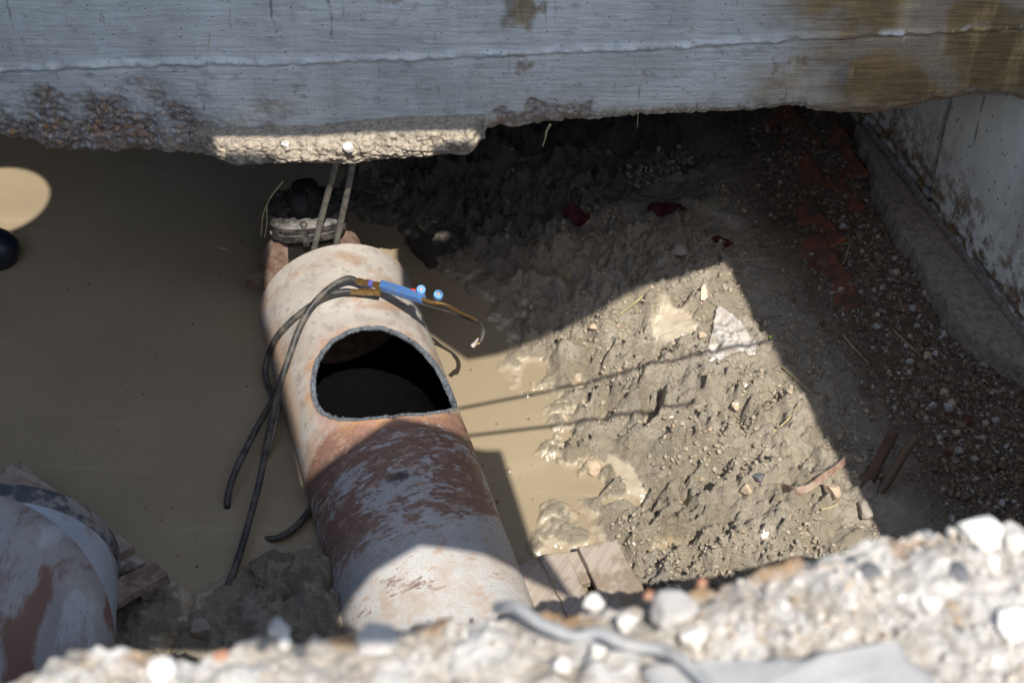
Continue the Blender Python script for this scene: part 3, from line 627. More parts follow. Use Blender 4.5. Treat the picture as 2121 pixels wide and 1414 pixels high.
feat = [("white", 1300, 1287, 30, WHITE, "round whitish stone beside the grey cable, brownish underneath"), ("white", 1232, 1252, 30, WHITE, "white stone at the edge of the rim left of the round whitish stone"), ("white", 1438, 1322, 40, WHITE, "flat white stone lying right of the grey cable"),
        ("dark", 1803, 1182, 33, BLACK, "dark grey angular stone, left one of two on the right part of the rim"), ("dark", 1985, 1180, 32, BLACK, "dark grey angular stone among white stones on the right part of the rim"),
        ("white", 2030, 1105, 62, WHITE, "largest white lump of broken concrete on the far right of the rim"), ("white", 2105, 1130, 38, WHITE, "white stone at the right edge of the frame beside the largest white lump"), ("white", 1735, 1390, 32, WHITE, "white stone on the smooth grey slab at the bottom of the frame"),
        ("white", 1925, 1250, 34, WHITE, "white broken stone below the dark stones"), ("white", 2050, 1165, 34, WHITE, "white stone right of the dark stone and below the largest white lump"), ("grey", 1395, 1262, 60, GREYS, "broad pale grey chunk set in the rim edge left of the brick bits"),
        ("grey", 578, 1300, 30, GREYS, "pale grey pointed stone standing up on the left half of the rim"), ("white", 2105, 1290, 50, WHITE, "white rough stone near the lower right corner"), ("white", 1620, 1255, 18, WHITE, "small white stone in the middle of the right half of the rim"),
        ("white", 1160, 1380, 28, WHITE, "white stone below the cable near the bottom of the frame"), ("white", 1280, 1385, 22, WHITE, "white stone between the cable and the smooth grey slab"), ("white", 1240, 1350, 26, WHITE, "white stone right below the bend of the grey cable"), ("brick", 457, 1357, 18, BRICKR, "orange red brick fragment on the left half of the rim"),
        ("brick", 1345, 1232, 16, BRICKR, "small orange brick fragment at the rim edge near the wooden boards"), ("brick", 1455, 1208, 18, BRICKR, "red brick fragment at the rim edge right of the broad grey chunk"), ("white", 590, 1330, 22, WHITE, "white stone behind the pointed grey stone on the rim"), ("grey", 780, 1320, 55, GREYS, "pale lump of concrete on the rim below the main pipe"), ("white", 330, 1390, 45, WHITE, "whitish lump of concrete at the lower left of the rim")]
for i, (kind, px, py, rp, mat, lab) in enumerate(feat):
    r = rp / (F / 1.93); single_rock({"white": "stone", "dark": "stone", "grey": "concrete_chunk", "brick": "brick_fragment"}[kind], rim_pos(px, py, (.22 if kind == 'dark' else .0) * r + .008), r * (.8 if kind != 'grey' else .95), mat, lab, {"white": "stone", "dark": "stone", "grey": "concrete chunk", "brick": "brick fragment"}[kind], 100 + i, flat=.72 if kind != "grey" else .45)
protos = {}
def scatter(n, posf, sizes, mats, label, group, seed, name="stone", cat="stone"):
    rr = random.Random(seed); base = []
    for k, mt in enumerate(mats):
        v, f = rock(1, seed * 31 + k, 2); o = mesh_obj(name, v, f, mt[0], flat_angle=45); base.append(o)
    used = set()
    for i in range(n):
        k = rr.choices(range(len(mats)), [m_[1] for m_ in mats])[0]
        o = base[k] if k not in used else base[k].copy()
        if k in used: COL.objects.link(o)
        used.add(k)
        s = sizes[0] + (sizes[1] - sizes[0]) * rr.random() ** 2.2; p = posf(rr, s)
        o.location = [float(c) for c in p]; o.scale = (s, s, s); o.rotation_euler = (rr.uniform(-.4, .4), rr.uniform(-.4, .4), rr.uniform(0, 6.28))
        tag(o, mats[k][2] if len(mats[k]) > 2 else label, cat, group)
    for k, o in enumerate(base):
        if k not in used: bpy.data.objects.remove(o)
def rim_rand(rr, s):
    while True:
        px, py = rr.uniform(20, 2110), rr.uniform(1080, 1410)
        e = np.interp(px, [p[0] for p in rim_px], [p[1] for p in rim_px])
        if py > e + 22 and rr.random() < .12 + .88 * (px > 1480): return onz(px, py, RZ + s * .3)
scatter(80, rim_rand, (.004, .013), [(WHITE, 6, "small white gravel stone on the near rim"), (GREYS, 3, "small grey gravel stone on the near rim"), (BLACK, 1.2, "small dark gravel stone on the near rim"), (TAN, 2, "small tan gravel stone on the near rim")], None, "loose gravel stones on the near rim", 3)
# smooth slab in the foreground and the grey cable
sq = [onz(1330, 1372, 1.93), onz(1880, 1312, 1.93), onz(2010, 1480, 1.93), onz(1400, 1500, 1.93)]
tag(mesh_obj("stone_slab", *slab(sq, .06, bev=.015, wob=.018, seed=3), stone_mat("smooth_slab", (.31, .305, .30), (.38, .37, .355), 8), flat_angle=50), "smooth pale grey slab lying at the bottom of the frame", "slab")
gcab = [onz(x, y, z) for x, y, z in [(1030, 1258, 1.885), (1070, 1258, 1.93), (1120, 1290, 1.935), (1190, 1318, 1.93), (1240, 1310, 1.935), (1300, 1335, 1.935), (1370, 1345, 1.935), (1410, 1365, 1.95), (1450, 1400, 1.952), (1490, 1450, 1.952)]]
tag(MB().sweep(catmull(gcab, 10), .0078, 12).build("cable", simple("grey_cable_sheath", (.24, .245, .25), .6, .35, var=(.34, .33, .31))), "thick grey cable snaking over the rubble of the near rim", "cable")
# ------------------------------------------------------------------ the main pipe
outl = [(648, 800), (652, 762), (668, 730), (690, 706), (722, 688), (760, 679), (800, 682), (842, 700), (878, 727), (905, 760), (925, 795), (940, 830), (940, 848), (900, 856), (840, 861), (780, 867), (730, 870), (692, 866), (665, 851), (652, 830)]
op = np.array([phit(x, y) for x, y in outl]); op[:, 1] *= PR
oc = catmull(np.vstack([op, op[:1]]), 14)[:-1]
nrm = oc - oc.mean(0); nrm /= np.linalg.norm(nrm, axis=1)[:, None]
tt_ = np.arange(len(oc)); oc = oc + nrm * (.0032 * fbm(tt_ * .3, tt_ * 0., 0, 3, 7))[:, None]
def inside(P, x, y):
    c = np.zeros(x.shape, bool); j = len(P) - 1
    for i in range(len(P)):
        m = ((P[i, 1] > y) != (P[j, 1] > y)) & (x < (P[j, 0] - P[i, 0]) * (y - P[i, 1]) / (P[j, 1] - P[i, 1] + 1e-12) + P[i, 0]); c ^= m; j = i
    return c
ps = np.arange(0, PL, .008); na = 300; pa = np.arange(na) * 2 * np.pi / na - np.pi
def pipe_shell(r, flip):
    Sg, Ag = np.meshgrid(ps, pa, indexing='ij'); Tg = Ag * PR
    fc = grid_faces(len(ps), na)
    wrap = np.stack([np.arange(len(ps) - 1) * na + na - 1, np.arange(1, len(ps)) * na + na - 1, np.arange(1, len(ps)) * na, np.arange(len(ps) - 1) * na], -1)
    fs, ft2 = Sg.ravel().copy(), Tg.ravel().copy()
    ins = inside(oc, fs, ft2); keep = ~ins[fc].any(1); fc = fc[keep]
    # pull the ragged boundary onto the cut line
    near = np.where(~ins)[0]; d = np.full(len(fs), 9.); nn = np.zeros(len(fs), int)
    box_ = near[(fs[near] > oc[:, 0].min() - .03) & (fs[near] < oc[:, 0].max() + .03) & (np.abs(ft2[near]) < .55)]
    dd = np.hypot(fs[box_][:, None] - oc[None, :, 0], ft2[box_][:, None] - oc[None, :, 1]); d[box_] = dd.min(1); nn[box_] = dd.argmin(1)
    cnt = np.zeros(len(fs), int); np.add.at(cnt, fc.ravel(), 1)
    bd = (d < .012) & (cnt > 0) & (cnt < 4); fs[bd] = oc[nn[bd], 0]; ft2[bd] = oc[nn[bd], 1]
    ang = ft2 / PR; wob = .0012 * fbm(fs * 6, ft2 * 6, 0, 3, 9)
    Vt = PF + AX * fs[:, None] + (E1 * np.sin(ang)[:, None] + E2 * np.cos(ang)[:, None]) * (r + wob)[:, None]
    fa_ = np.vstack([fc, wrap]); 
    return Vt, (fa_[:, ::-1] if flip else fa_), fs, ft2, d
pr = empty("steel_pipe", PF, "large rusty steel pipe with an oval hole cut in its top", "pipe")
Vt, fa_, fs, ft2, dist = pipe_shell(PR, False)
# where the old coating changes: an edge that runs round the pipe below the hole
zl = np.interp(ft2, [-.42, -.30, -.15, 0, .12, .2, .27, .40], [.90, .88, .84, .83, .82, .86, 1.0, 1.08])
zl = np.interp(ft2, *np.array(sorted([(phit(x, y)[1] * PR, phit(x, y)[0]) for x, y in [(950, 855), (900, 858), (820, 866), (740, 872), (700, 882), (670, 905), (645, 950), (632, 1000)]])).T) + .006 * fbm(fs * 20, ft2 * 20, 0, 3, 3)
zone = sst(-.012, .02, fs - zl)
hol = np.clip(1 - dist / .06, 0, 1) * (dist < 1) * (.35 + .65 * sst(-.35, .1, ft2)) * sst(.35, .62, fs) ** .5
flank = sst(.22, .36, ft2) * (1 - zone) * .8 * sst(-.25, .2, fbm(fs * 8, ft2 * 8, 0, 3, 4))
sp0, sp1 = phit(828, 987); spot = 1 - sst(.4, 1.1, np.sqrt(((fs - sp0) / .022) ** 2 + ((ft2 - sp1 * PR) / .055) ** 2) + .8 * fbm(fs * 40, ft2 * 40, 0, 3, 6))
mesh_obj("shell", Vt, fa_, PIPE, pr, attrs={"spot": spot, "s": fs, "th": ft2, "hole": hol, "zone": zone, "flank": flank})
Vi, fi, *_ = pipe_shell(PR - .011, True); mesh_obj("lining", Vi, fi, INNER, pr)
m_ = len(oc); ringv = []
for j, (dr, dn) in enumerate([(.005, -.006), (.0075, .001), (.002, .0065), (-.004, .005), (-.012, .002), (-.0125, -.005)]):
    k = fbm(tt_ * .5, tt_ * 0 + j * 3.1, 0, 3, 21)
    q = oc - nrm * (dn + .0035 * k)[:, None] if False else oc - nrm * (dn + .008 * np.abs(k) + .006 * fbm(tt_ * .13, tt_ * 0, 0, 3, 23))[:, None]
    an = q[:, 1] / PR; rr_ = PR + dr + .005 * k
    ringv.append(PF + AX * q[:, :1] + (E1 * np.sin(an)[:, None] + E2 * np.cos(an)[:, None]) * rr_[:, None])
mesh_obj("cut_edge", np.stack(ringv, 1).reshape(-1, 3), grid_faces(m_, 6, True), CUT, pr)["label"] = "ragged silvery flame-cut rim of the hole"
ea = np.arange(120) * 2 * np.pi / 120
er = [PF + AX * s_ + (E1 * np.sin(ea)[:, None] + E2 * np.cos(ea)[:, None]) * r_ for s_, r_ in ((.001, PR), (-.003, PR - .003), (-.003, PR - .009), (.002, PR - .012))]
mesh_obj("end_rim", np.stack(er, 1).reshape(-1, 3), grid_faces(120, 4, True)[:, ::-1], RUSTY, pr)
# end plate of the pipe with the smaller pipe that enters it
pe = [PF + AX * .03 + (E1 * np.sin(ea)[:, None] + E2 * np.cos(ea)[:, None]) * r_ for r_ in (PR - .011, .12)]
mesh_obj("end_plate", np.stack(pe, 1).reshape(-1, 3), grid_faces(120, 2, True), RUSTY, pr)
# ------------------------------------------------------------------ flanged pipe stub and gate valve behind it
fc_ = ony(652, 560, 3.745)
st = empty("pipe_flange", fc_, "rusty bolted flange just behind the far end of the main pipe", "flange")
def disc(c, r0, r1, t, n=64):
    rr_ = [(r1, 0), (r1, t), (r0, t), (r0, 0)]
    v = [c - AX * z + (E1 * np.sin(a) + E2 * np.cos(a)) * r for a in np.arange(n) * 2 * np.pi / n for r, z in rr_]
    f = [(i * 4 + k, i * 4 + (k + 1) % 4, ((i + 1) % n) * 4 + (k + 1) % 4, ((i + 1) % n) * 4 + k) for i in range(n) for k in range(4)]
    return v, f
MB().add(*disc(fc_, .10, .185, .022)).add(*disc(fc_ - AX * .034, .10, .183, .022)).build("flange_ring", RUSTY, st)
MB().sweep([fc_ + AX * .07, fc_ - AX * .12], .10, 32).build("stub", RUSTY, st)
tp = [fc_ - AX * .026 + (E1 * math.sin(a) + E2 * math.cos(a)) * .190 for a in np.linspace(.22, -.55, 16)]
MB().sweep(tp, 1., prof=[(-.006, -.03), (.006, -.03), (.006, .03), (-.006, .03)]).build("blue_tape", TAPE, st)
tg = [fc_ - AX * .026 + (E1 * math.sin(a) + E2 * math.cos(a)) * .193 for a in np.linspace(.62, .26, 6)]
MB().sweep(tg, 1., prof=[(-.005, -.036), (.005, -.036), (.005, .036), (-.005, .036)]).build("paper_tag", TAG_, st)
bolt = fc_ + E1 * .165 - AX * .015 + V(0, 0, .0)
MB().sweep([bolt, bolt + E1 * .075], 1., prof=[(-.012, -.018), (.012, -.018), (.012, .018), (-.012, .018)]).build("lug", RUSTY, st)
vc = ony(636, 432, 3.80)
gv = empty("gate_valve", (vc[0], vc[1], 0), "black tarred gate valve with a muddy flange behind the far end of the main pipe", "valve")
def rsq(r, n=48, p=3.2):
    a = np.arange(n) * 2 * np.pi / n; return np.stack([np.sign(np.cos(a)) * np.abs(np.cos(a)) ** (2 / p), np.sign(np.sin(a)) * np.abs(np.sin(a)) ** (2 / p)], -1) * r
def lathe_sq(c, secs, yaw=.15, n=64, p=3., yx=.8, jit=.0018):
    q = rsq(1, n, p) * [1, yx]; ca, sa = math.cos(yaw), math.sin(yaw); q = q @ np.array([[ca, sa], [-sa, ca]]); rings = []
    for r, z in secs:
        k = np.stack([c[0] + q[:, 0] * r, c[1] + q[:, 1] * r, np.full(n, c[2] + z)], -1); k = k + (jit * fbm(k[:, 0] * 30, k[:, 1] * 30, k[:, 2] * 30, 3, 5))[:, None]; rings.append(k)
    f = grid_faces(n, len(secs), True); return np.stack(rings, 1).reshape(-1, 3), [tuple(x) for x in f] + [tuple(i * len(secs) + len(secs) - 1 for i in range(n))]
def vp(name, secs, mat, **k): return mesh_obj(name, *lathe_sq(vc, secs, **k), mat, gv, flat_angle=40)
vp("valve_body", [(.105, -.5), (.11, -.2), (.10, -.09), (.11, -.06)], TAR, jit=.008)
vp("lower_flange", [(.11, -.062), (.132, -.06), (.134, -.03), (.125, -.026)], GREASE)
vp("upper_flange", [(.12, -.022), (.136, -.02), (.137, .004), (.125, .012), (.09, .022), (.06, .03), (.05, .034)], GREASE, jit=.002)
vp("bonnet", [(.062, .02), (.056, .05), (.048, .085), (.044, .10), (.035, .104)], TAR, yx=.9, p=2.2)
mesh_obj("stem_housing", *lathe_sq(vc + V(-.012, -.045, 0), [(.030, .02), (.032, .05), (.03, .095), (.018, .105)], p=2, yx=1), TAR, gv)
for k, (dx, dy) in enumerate([(-.11, -.06), (.0, -.10), (.10, -.05), (-.10, .06), (.10, .07)]):
    mesh_obj("bolt", *lathe_sq(vc + V(dx, dy, 0), [(.014, -.075), (.014, .018), (.012, .022)], p=2, n=6, yx=1, jit=0), GREASE, gv)
# ------------------------------------------------------------------ torch, hoses
def at(px, py, z): return onz(px, py, z)
tr = empty("cutting_torch", at(830, 605, .33), "blue handled gas cutting torch with brass tubes lying across the main pipe", "torch")
h0, h1 = at(789, 591, .335), at(876, 618, .372)
oct_ = [(-.010, -.016), (.010, -.016), (.0155, -.009), (.0155, .009), (.010, .016), (-.010, .016), (-.0155, .009), (-.0155, -.009)]
hp = [h0 + (h1 - h0) * t for t in (0, .02, .06, .5, .94, .98, 1)]
MB().sweep(hp, [.86, .96, 1, 1, 1, .96, .86], prof=oct_).build("handle", BLUE, tr)
def tube(name, P, r, mat, n=14, sm=8): return MB().sweep(catmull(P, sm) if len(P) > 2 else np.array(P), r, n).build(name, mat, tr)
def rings(name, a, b, secs, mat, n=6):
    a, b = np.asarray(a), np.asarray(b); P = []; R = []
    for t0, t1, r in secs: P += [a + (b - a) * (t0 + .001), a + (b - a) * (t1 - .001)]; R += [r, r]
    return MB().sweep(P, R, n).build(name, mat, tr)
u0, u1 = at(736, 581, .325), at(788, 592, .345); l0, l1 = at(727, 604, .318), at(788, 605, .33)
rings("brass_fitting", u0, u1, [(0, .1, .009), (.1, .32, .0115), (.32, .42, .008), (.42, .58, .012), (.72, .8, .009), (.8, 1., .012)], BRASS)
rings("brass_fitting", l0, l1, [(0, .18, .010), (.18, .24, .008), (.24, .5, .0115), (.5, .55, .009), (.55, .8, .0115), (.8, .84, .009), (.84, 1, .0118)], BRASS)
rings("violet_ring", u0, u1, [(.58, .72, .0113)], VIOLET, 12)
k1a, k1b = at(871, 617, .372), at(872, 601, .385); ks = (k1b - k1a)
def knob(base, topc, r, name="knob"):
    d = topc - base; d = d / np.linalg.norm(d); pr_ = [((1 + .05 * math.cos(10 * a)) * math.cos(a), (1 + .05 * math.cos(10 * a)) * math.sin(a)) for a in np.arange(48) * 2 * np.pi / 48]
    k = MB().sweep([topc - d * .013, topc - d * .011, topc + d * .008, topc + d * .011], [r * .85, r, r, r * .88], prof=pr_).build(name, KNOB, tr)
    mesh_obj("knob_cap", *sweep([topc + d * .0105, topc + d * .013], [r * .42, r * .35], 16), COPPER, k)
    return k
up_ = V(.10, -.45, .85); up_ /= np.linalg.norm(up_)
knob(k1b - up_ * .03, k1b, .0150); MB().sweep([k1b - up_ * .035, k1b], .006, 10).build("valve_stem", BRASS, tr)
k2 = at(908, 611, .40); knob(k2 - up_ * .03, k2, .0155); MB().sweep([k2 - up_ * .042, k2], .0055, 10).build("valve_stem", BRASS, tr)
mesh_obj("red_mark", *sweep([at(852, 600, .372), at(862, 604, .375)], .007, 8), RED, tr)
vb = at(898, 628, .375)
tube("upper_tube", [at(873, 619, .37), at(890, 625, .375), at(906, 628, .38)], .0075, BRASS)
tube("upper_tube", [at(905, 627, .378), at(925, 631, .38), at(940, 639, .385), at(960, 650, .40), at(985, 662, .415), at(996, 673, .42), at(1000, 687, .42), at(996, 702, .41), at(991, 712, .40)], np.concatenate([np.linspace(.0052, .0052, 33), np.linspace(.0055, .0065, 32)]), BRASS).data.materials[0] = BRASS
tube("lower_tube", [at(868, 628, .355), at(890, 634, .36), at(912, 641, .365), at(945, 651, .375), at(975, 661, .395), at(990, 668, .41)], .0045, SOOT)
tube("tip_tube", [at(990, 666, .4215), at(998, 675, .423), at(1001, 688, .42), at(997, 703, .41), at(993, 709, .403)], .0072, SOOT)
tube("nozzle", [at(994, 703, .405), at(986, 710, .397), at(977, 718, .39)], np.array([.0085] * 8 + [.0075] * 9), COPPER)
def hose(name, P, r, mat, label): return tag(MB().sweep(catmull(P, 10), r, 14).build(name, mat), label, "hose")
def onp(px, py, lift=.012): s_, th_ = phit(px, py, PR + lift); return ppt(s_, th_, PR + lift)
HA = [u0, at(722, 577, .335), at(700, 585, .335), at(675, 603, .325), onp(652, 626, .035), onp(632, 655, .028), onp(616, 690, .022), onp(600, 735, .018), onp(585, 780, .02), at(571, 830, .10), at(560, 885, .085), at(549, 940, .07), at(537, 1000, .05), at(524, 1050, .04), at(506, 1115, .03), at(485, 1180, .02), at(463, 1230, .012), at(448, 1252, .0), at(436, 1262, -.04)]
hose("gas_hose", HA, .0105, RUBBER, "black hose from the upper torch fitting trailing over the pipe to the lower left")
HB = [l0, at(712, 604, .318), at(690, 608, .316), onp(662, 622, .016), onp(630, 643, .013), onp(598, 670, .013), onp(572, 700, .013), onp(557, 735, .014), at(549, 765, .05), at(556, 800, .03), at(566, 822, .045), at(553, 850, .05), at(535, 880, .05), at(512, 925, .05), at(490, 970, .04), at(476, 1010, .03), at(471, 1040, .01), at(474, 1062, -.02), at(490, 1090, -.06), at(530, 1112, -.04), at(556, 1116, -.004), at(580, 1112, .015), at(608, 1095, .02), at(630, 1072, .02), at(645, 1050, .012), at(660, 1030, 0)]
hose("gas_hose", HB, .0105, RUBBER, "black hose from the lower torch fitting looping into the water beside the pipe")
def riser(xt, yt, P, lab):
    hose("gas_hose", P, .0105, DUSTY, lab)
rb1 = ony(650, 520, 3.69); rt1 = ony(697, 330, 3.50)
riser(0, 0, [rt1 + V(.03, .10, .12), rt1, ony(682, 390, 3.57), ony(665, 455, 3.635), rb1, rb1 + V(-.03, .05, -.12), rb1 + V(-.10, .03, -.30), at(520, 620, -.06), at(555, 760, -.05), at(573, 815, .0), at(576, 835, .025), at(571, 870, .03), at(562, 910, .025), at(552, 945, .005), at(547, 965, -.03)], "dusty grey hose rising to the beam, left one of the pair")
rb2 = ony(696, 508, 3.69); rt2 = ony(734, 318, 3.50)
riser(0, 0, [rt2 + V(.03, .10, .12), rt2, ony(722, 385, 3.56), ony(708, 450, 3.63), rb2, rb2 + V(-.02, .05, -.12), rb2 + V(-.02, .10, -.3), rb2 + V(-.02, .3, -.42)], "dusty grey hose rising to the beam, right one of the pair")
# ------------------------------------------------------------------ left pipes
def cyl_thing(name, A_, B_, r, mat, label, band=None):
    A_, B_ = np.asarray(A_), np.asarray(B_); ax = (B_ - A_) / np.linalg.norm(B_ - A_)
    o = empty(name, A_, label, "pipe"); L = np.linalg.norm(B_ - A_)
    MB().sweep([A_ + ax * t for t in np.linspace(0, L, 40)], r, 96, caps=False).build("shell", mat, o)
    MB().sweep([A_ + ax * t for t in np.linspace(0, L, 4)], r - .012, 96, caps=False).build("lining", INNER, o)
    return o, ax
def bluepipe_mat():
    m = M("grey_blue_coating", .45, .45); n = m.noise(6, 5); m.color(m.mix(m.ramp(n, .35, .65), (.33, .37, .42), (.41, .44, .47))); c_ = m.mix(m.ramp(m.noise(11, 7, .7), .50, .64, 0, .7), m.mix(m.ramp(n, .35, .65), (.33, .37, .42), (.41, .44, .47)), (.27, .235, .20)); m.color(c_); m.bump(m.noise(60, 4), .1, .003); return m.m
GB = bluepipe_mat()
bA = V(-1.41, 2.42, .19); bB = bA + V(.20, -1.15, .10)
o, ax = cyl_thing("coated_pipe", bA, bB, .30, GB, "pale grey-blue pipe with a dark end band behind the rusty domed pipe")
def band_mat():
    m = M("bitumen_band", .4, .5); n = m.noise(16, 6, .65); m.color(m.mix(m.ramp(n, .46, .6), (.045, .05, .06), (.25, .235, .22))); m.bump(m.noise(50, 4), .4, .005); return m.m
MB().sweep([bA - ax * .004, bA + ax * .0, bA + ax * .035, bA + ax * .06], [.297, .3045, .3045, .3012], 96, caps=False).build("end_band", band_mat(), o)
def domed_mat():
    m = M("rusty_mottled_steel", .7, .35); st = m.noise(1, 6, .62, m.map((11, 2.2, 2.6), rot=(0, 0, .3))); f = m.noise(140, 5, .7); n = m.noise(6, 6)
    c = m.mix(m.ramp(n, .3, .7), (.30, .285, .275), (.40, .37, .34)); c = m.mix(m.ramp(st, .49, .56, 0, .9), c, (.20, .10, .065)); c = m.mix(m.ramp(st, .42, .34, 0, .75), c, (.48, .5, .53)); c = m.mix(m.ramp(f, .55, .7, 0, .7), c, (.12, .08, .06))
    m.color(c); m.bump(f, .3, .004); return m.m
dc = V(-1.435, 2.0, .36); dR = .425
o = empty("domed_pipe", dc, "big rust streaked pipe with a rounded end at the lower left corner", "pipe")
dax = V(-.85, -.45, -.25); dax /= np.linalg.norm(dax)
P_ = [dc - dax * dR * math.cos(t) for t in np.linspace(.02, np.pi / 2, 40)] + [dc + dax * t for t in (.15, .4, .8)]
R_ = [dR * math.sin(t) for t in np.linspace(.02, np.pi / 2, 40)] + [dR] * 3
MB().sweep(P_, R_, 128).build("domed_shell", domed_mat(), o)
# ------------------------------------------------------------------ wooden pallets
WL = wood_material("weathered_dark_wood", (.24, .18, .14), (.36, .29, .23), (.14, .10, .078), .5); WW = wood_material("whitewashed_wood", (.36, .32, .27), (.25, .2, .16), (.10, .07, .05), .5)
WR = wood_material("pale_dirty_wood", (.36, .30, .25), (.27, .225, .18), (.20, .15, .105), -1.05)
lp = empty("wooden_pallet", onz(270, 1160, .1), "broken dark wooden pallet half sunk beside the pipes at lower left", "pallet")
def brd(par, name, q, z, th, mat, seed, wob=.007, zs=None):
    zs = zs or [z] * 4; return mesh_obj(name, *slab([onz(x, y, zz) for (x, y), zz in zip(q, zs)], th, bev=.004, wob=wob, seed=seed), mat, par, flat_angle=35)
brd(lp, "deck_board", [(150, 1238), (322, 1158), (349, 1190), (170, 1284)], .125, .028, WL, 1)
brd(lp, "deck_board", [(130, 1168), (250, 1104), (278, 1131), (150, 1200)], .125, .028, WL, 2)
brd(lp, "deck_board", [(100, 1100), (180, 1065), (210, 1086), (120, 1130)], .12, .028, WL, 3)
brd(lp, "deck_board", [(-60, 1000), (40, 952), (128, 1022), (40, 1070)], .115, .028, WL, 4)
brd(lp, "stringer", [(180, 1085), (232, 1106), (150, 1150), (120, 1120)], .095, .08, WW, 5)
brd(lp, "stringer", [(208, 1165), (272, 1142), (305, 1163), (245, 1190)], .095, .08, WW, 6)
brd(lp, "stringer", [(100, 1030), (135, 1022), (180, 1066), (140, 1075)], .09, .08, WL, 7)
brd(lp, "stringer", [(280, 1205), (345, 1180), (330, 1205), (290, 1226)], .07, .07, WW, 8)
rp_ = empty("wooden_pallet", onz(1200, 1180, .06), "pale dirty pallet boards on the mud right of the main pipe", "pallet")
brd(rp_, "deck_board", [(1066, 1166), (1118, 1153), (1180, 1280), (1120, 1292)], .075, .025, WR, 11, .012)
brd(rp_, "deck_board", [(1114, 1147), (1170, 1138), (1240, 1268), (1176, 1278)], .085, .025, WR, 12, .012)
brd(rp_, "deck_board", [(1168, 1144), (1202, 1138), (1230, 1204), (1196, 1210)], .065, .025, WR, 13, .012)
brd(rp_, "deck_board", [(1197, 1131), (1277, 1115), (1362, 1268), (1268, 1285)], .095, .028, WR, 14, .010)
# ------------------------------------------------------------------ things on the mud
def lying(name, pts, r, mat, label, cat, z=.01, ends=None, taper=None, group=None):
    P = np.array([th_pick(x, y) + V(0, 0, z) for x, y in pts]); P = catmull(P, 6) if len(P) > 2 else P
    rr_ = np.full(len(P), r) if taper is None else np.linspace(r, r * taper, len(P))
    return tag(MB().sweep(P, rr_, 10).build(name, mat), label, cat, group)
def leaning(name, a, za, b, zb_, r, mat, label, cat):
    A_, B_ = onz(*a, za), onz(*b, zb_); P = np.array([A_ + (B_ - A_) * t for t in np.linspace(0, 1, 9)]); P = P + .006 * np.stack([fbm(np.arange(9) * .7, 0 * P[:, 0], k) for k in (0, 3, 6)], -1)
    return tag(MB().sweep(P, r, 12).build(name, mat), label, cat)
leaning("steel_bar", (1786, 1024), .13, (1852, 892), .30, .017, simple("red_rust_bar", (.12, .075, .055), .8, .2), "brown rusty bar leaning on the right bank, left one of the pair", "bar")
leaning("steel_bar", (1815, 1034), .14, (1898, 900), .32, .014, STEEL, "dark grey bar leaning on the right bank, right one of the pair", "bar")
sp = np.array([th_pick(x, y) + V(0, 0, .022) for x, y in [(1622, 1018), (1650, 1025), (1680, 1015), (1705, 995), (1735, 975), (1758, 952)]])
tag(MB().sweep(catmull(sp, 6), 1., prof=[(-.003, -.011), (.003, -.011), (.003, .011), (-.003, .011)]).build("metal_strip", simple("rusty_strip", (.25, .15, .11), .6, .4, var=(.36, .28, .22))), "curved rusty metal strip lying on the mud near the two leaning bars", "strip")
def patch(name, outline, mat, label, cat, lift=.012, n=34, crumple=.006, seed=0):
    P = np.array([th_pick(x, y) for x, y in outline]); lo, hi = P.min(0), P.max(0)
    ux, uy = np.meshgrid(np.linspace(lo[0], hi[0], n), np.linspace(lo[1], hi[1], n), indexing='ij'); Q = P[:, :2]
    ins = inside(Q, ux + .008 * fbm(ux * 40, uy * 40, 0, 2, seed), uy); h = terrain(ux, uy)[0]
    hs = h.copy()
    for _ in range(6): hs[1:-1, 1:-1] = (hs[1:-1, 1:-1] + hs[:-2, 1:-1] + hs[2:, 1:-1] + hs[1:-1, :-2] + hs[1:-1, 2:]) / 5
    z = np.maximum(hs + lift, h * .6 + hs * .4) + crumple * fbm(ux * 25, uy * 25, 0, 3, seed)
    f = grid_faces(n, n); f = f[ins.ravel()[f].all(1)]
    v0 = np.stack([ux, uy, z], -1).reshape(-1, 3); used, inv = np.unique(f, return_inverse=True); f = inv.reshape(f.shape)
    o = mesh_obj(name, v0[used], f, mat); sm = o.modifiers.new("thickness", 'SOLIDIFY'); sm.thickness = .004
    return tag(o, label, cat)
patch("cloth_scrap", [(1484, 632), (1512, 652), (1540, 685), (1566, 715), (1564, 742), (1515, 746), (1456, 750), (1470, 700)], CLOTH, "pale grey cloth scrap pressed into the mud by the shadow edge", "cloth", .012, 60, .012, 2)
patch("paper_scrap", [(1448, 600), (1462, 596), (1466, 622), (1452, 632)], TAG_, "small cream paper scrap on the mud above the pale cloth", "paper", .015, 24, .004, 3)
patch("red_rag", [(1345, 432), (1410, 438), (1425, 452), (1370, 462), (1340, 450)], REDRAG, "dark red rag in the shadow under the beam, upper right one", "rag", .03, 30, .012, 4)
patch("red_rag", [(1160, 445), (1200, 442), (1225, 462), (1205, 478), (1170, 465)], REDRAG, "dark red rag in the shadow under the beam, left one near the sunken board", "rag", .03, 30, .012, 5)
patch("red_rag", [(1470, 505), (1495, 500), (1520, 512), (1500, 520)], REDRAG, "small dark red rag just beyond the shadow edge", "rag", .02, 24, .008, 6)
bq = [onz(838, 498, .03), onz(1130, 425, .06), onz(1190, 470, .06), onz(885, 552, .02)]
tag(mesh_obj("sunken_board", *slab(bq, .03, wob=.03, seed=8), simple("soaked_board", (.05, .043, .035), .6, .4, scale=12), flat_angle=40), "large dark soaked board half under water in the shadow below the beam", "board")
cp = onz(556, 1178, .05); v, f = rock(.085, 77, 4, .3, .30); v = v + .006 * fbm(v[:, 0] * 60, v[:, 1] * 60, v[:, 2] * 60, 3)[:, None]
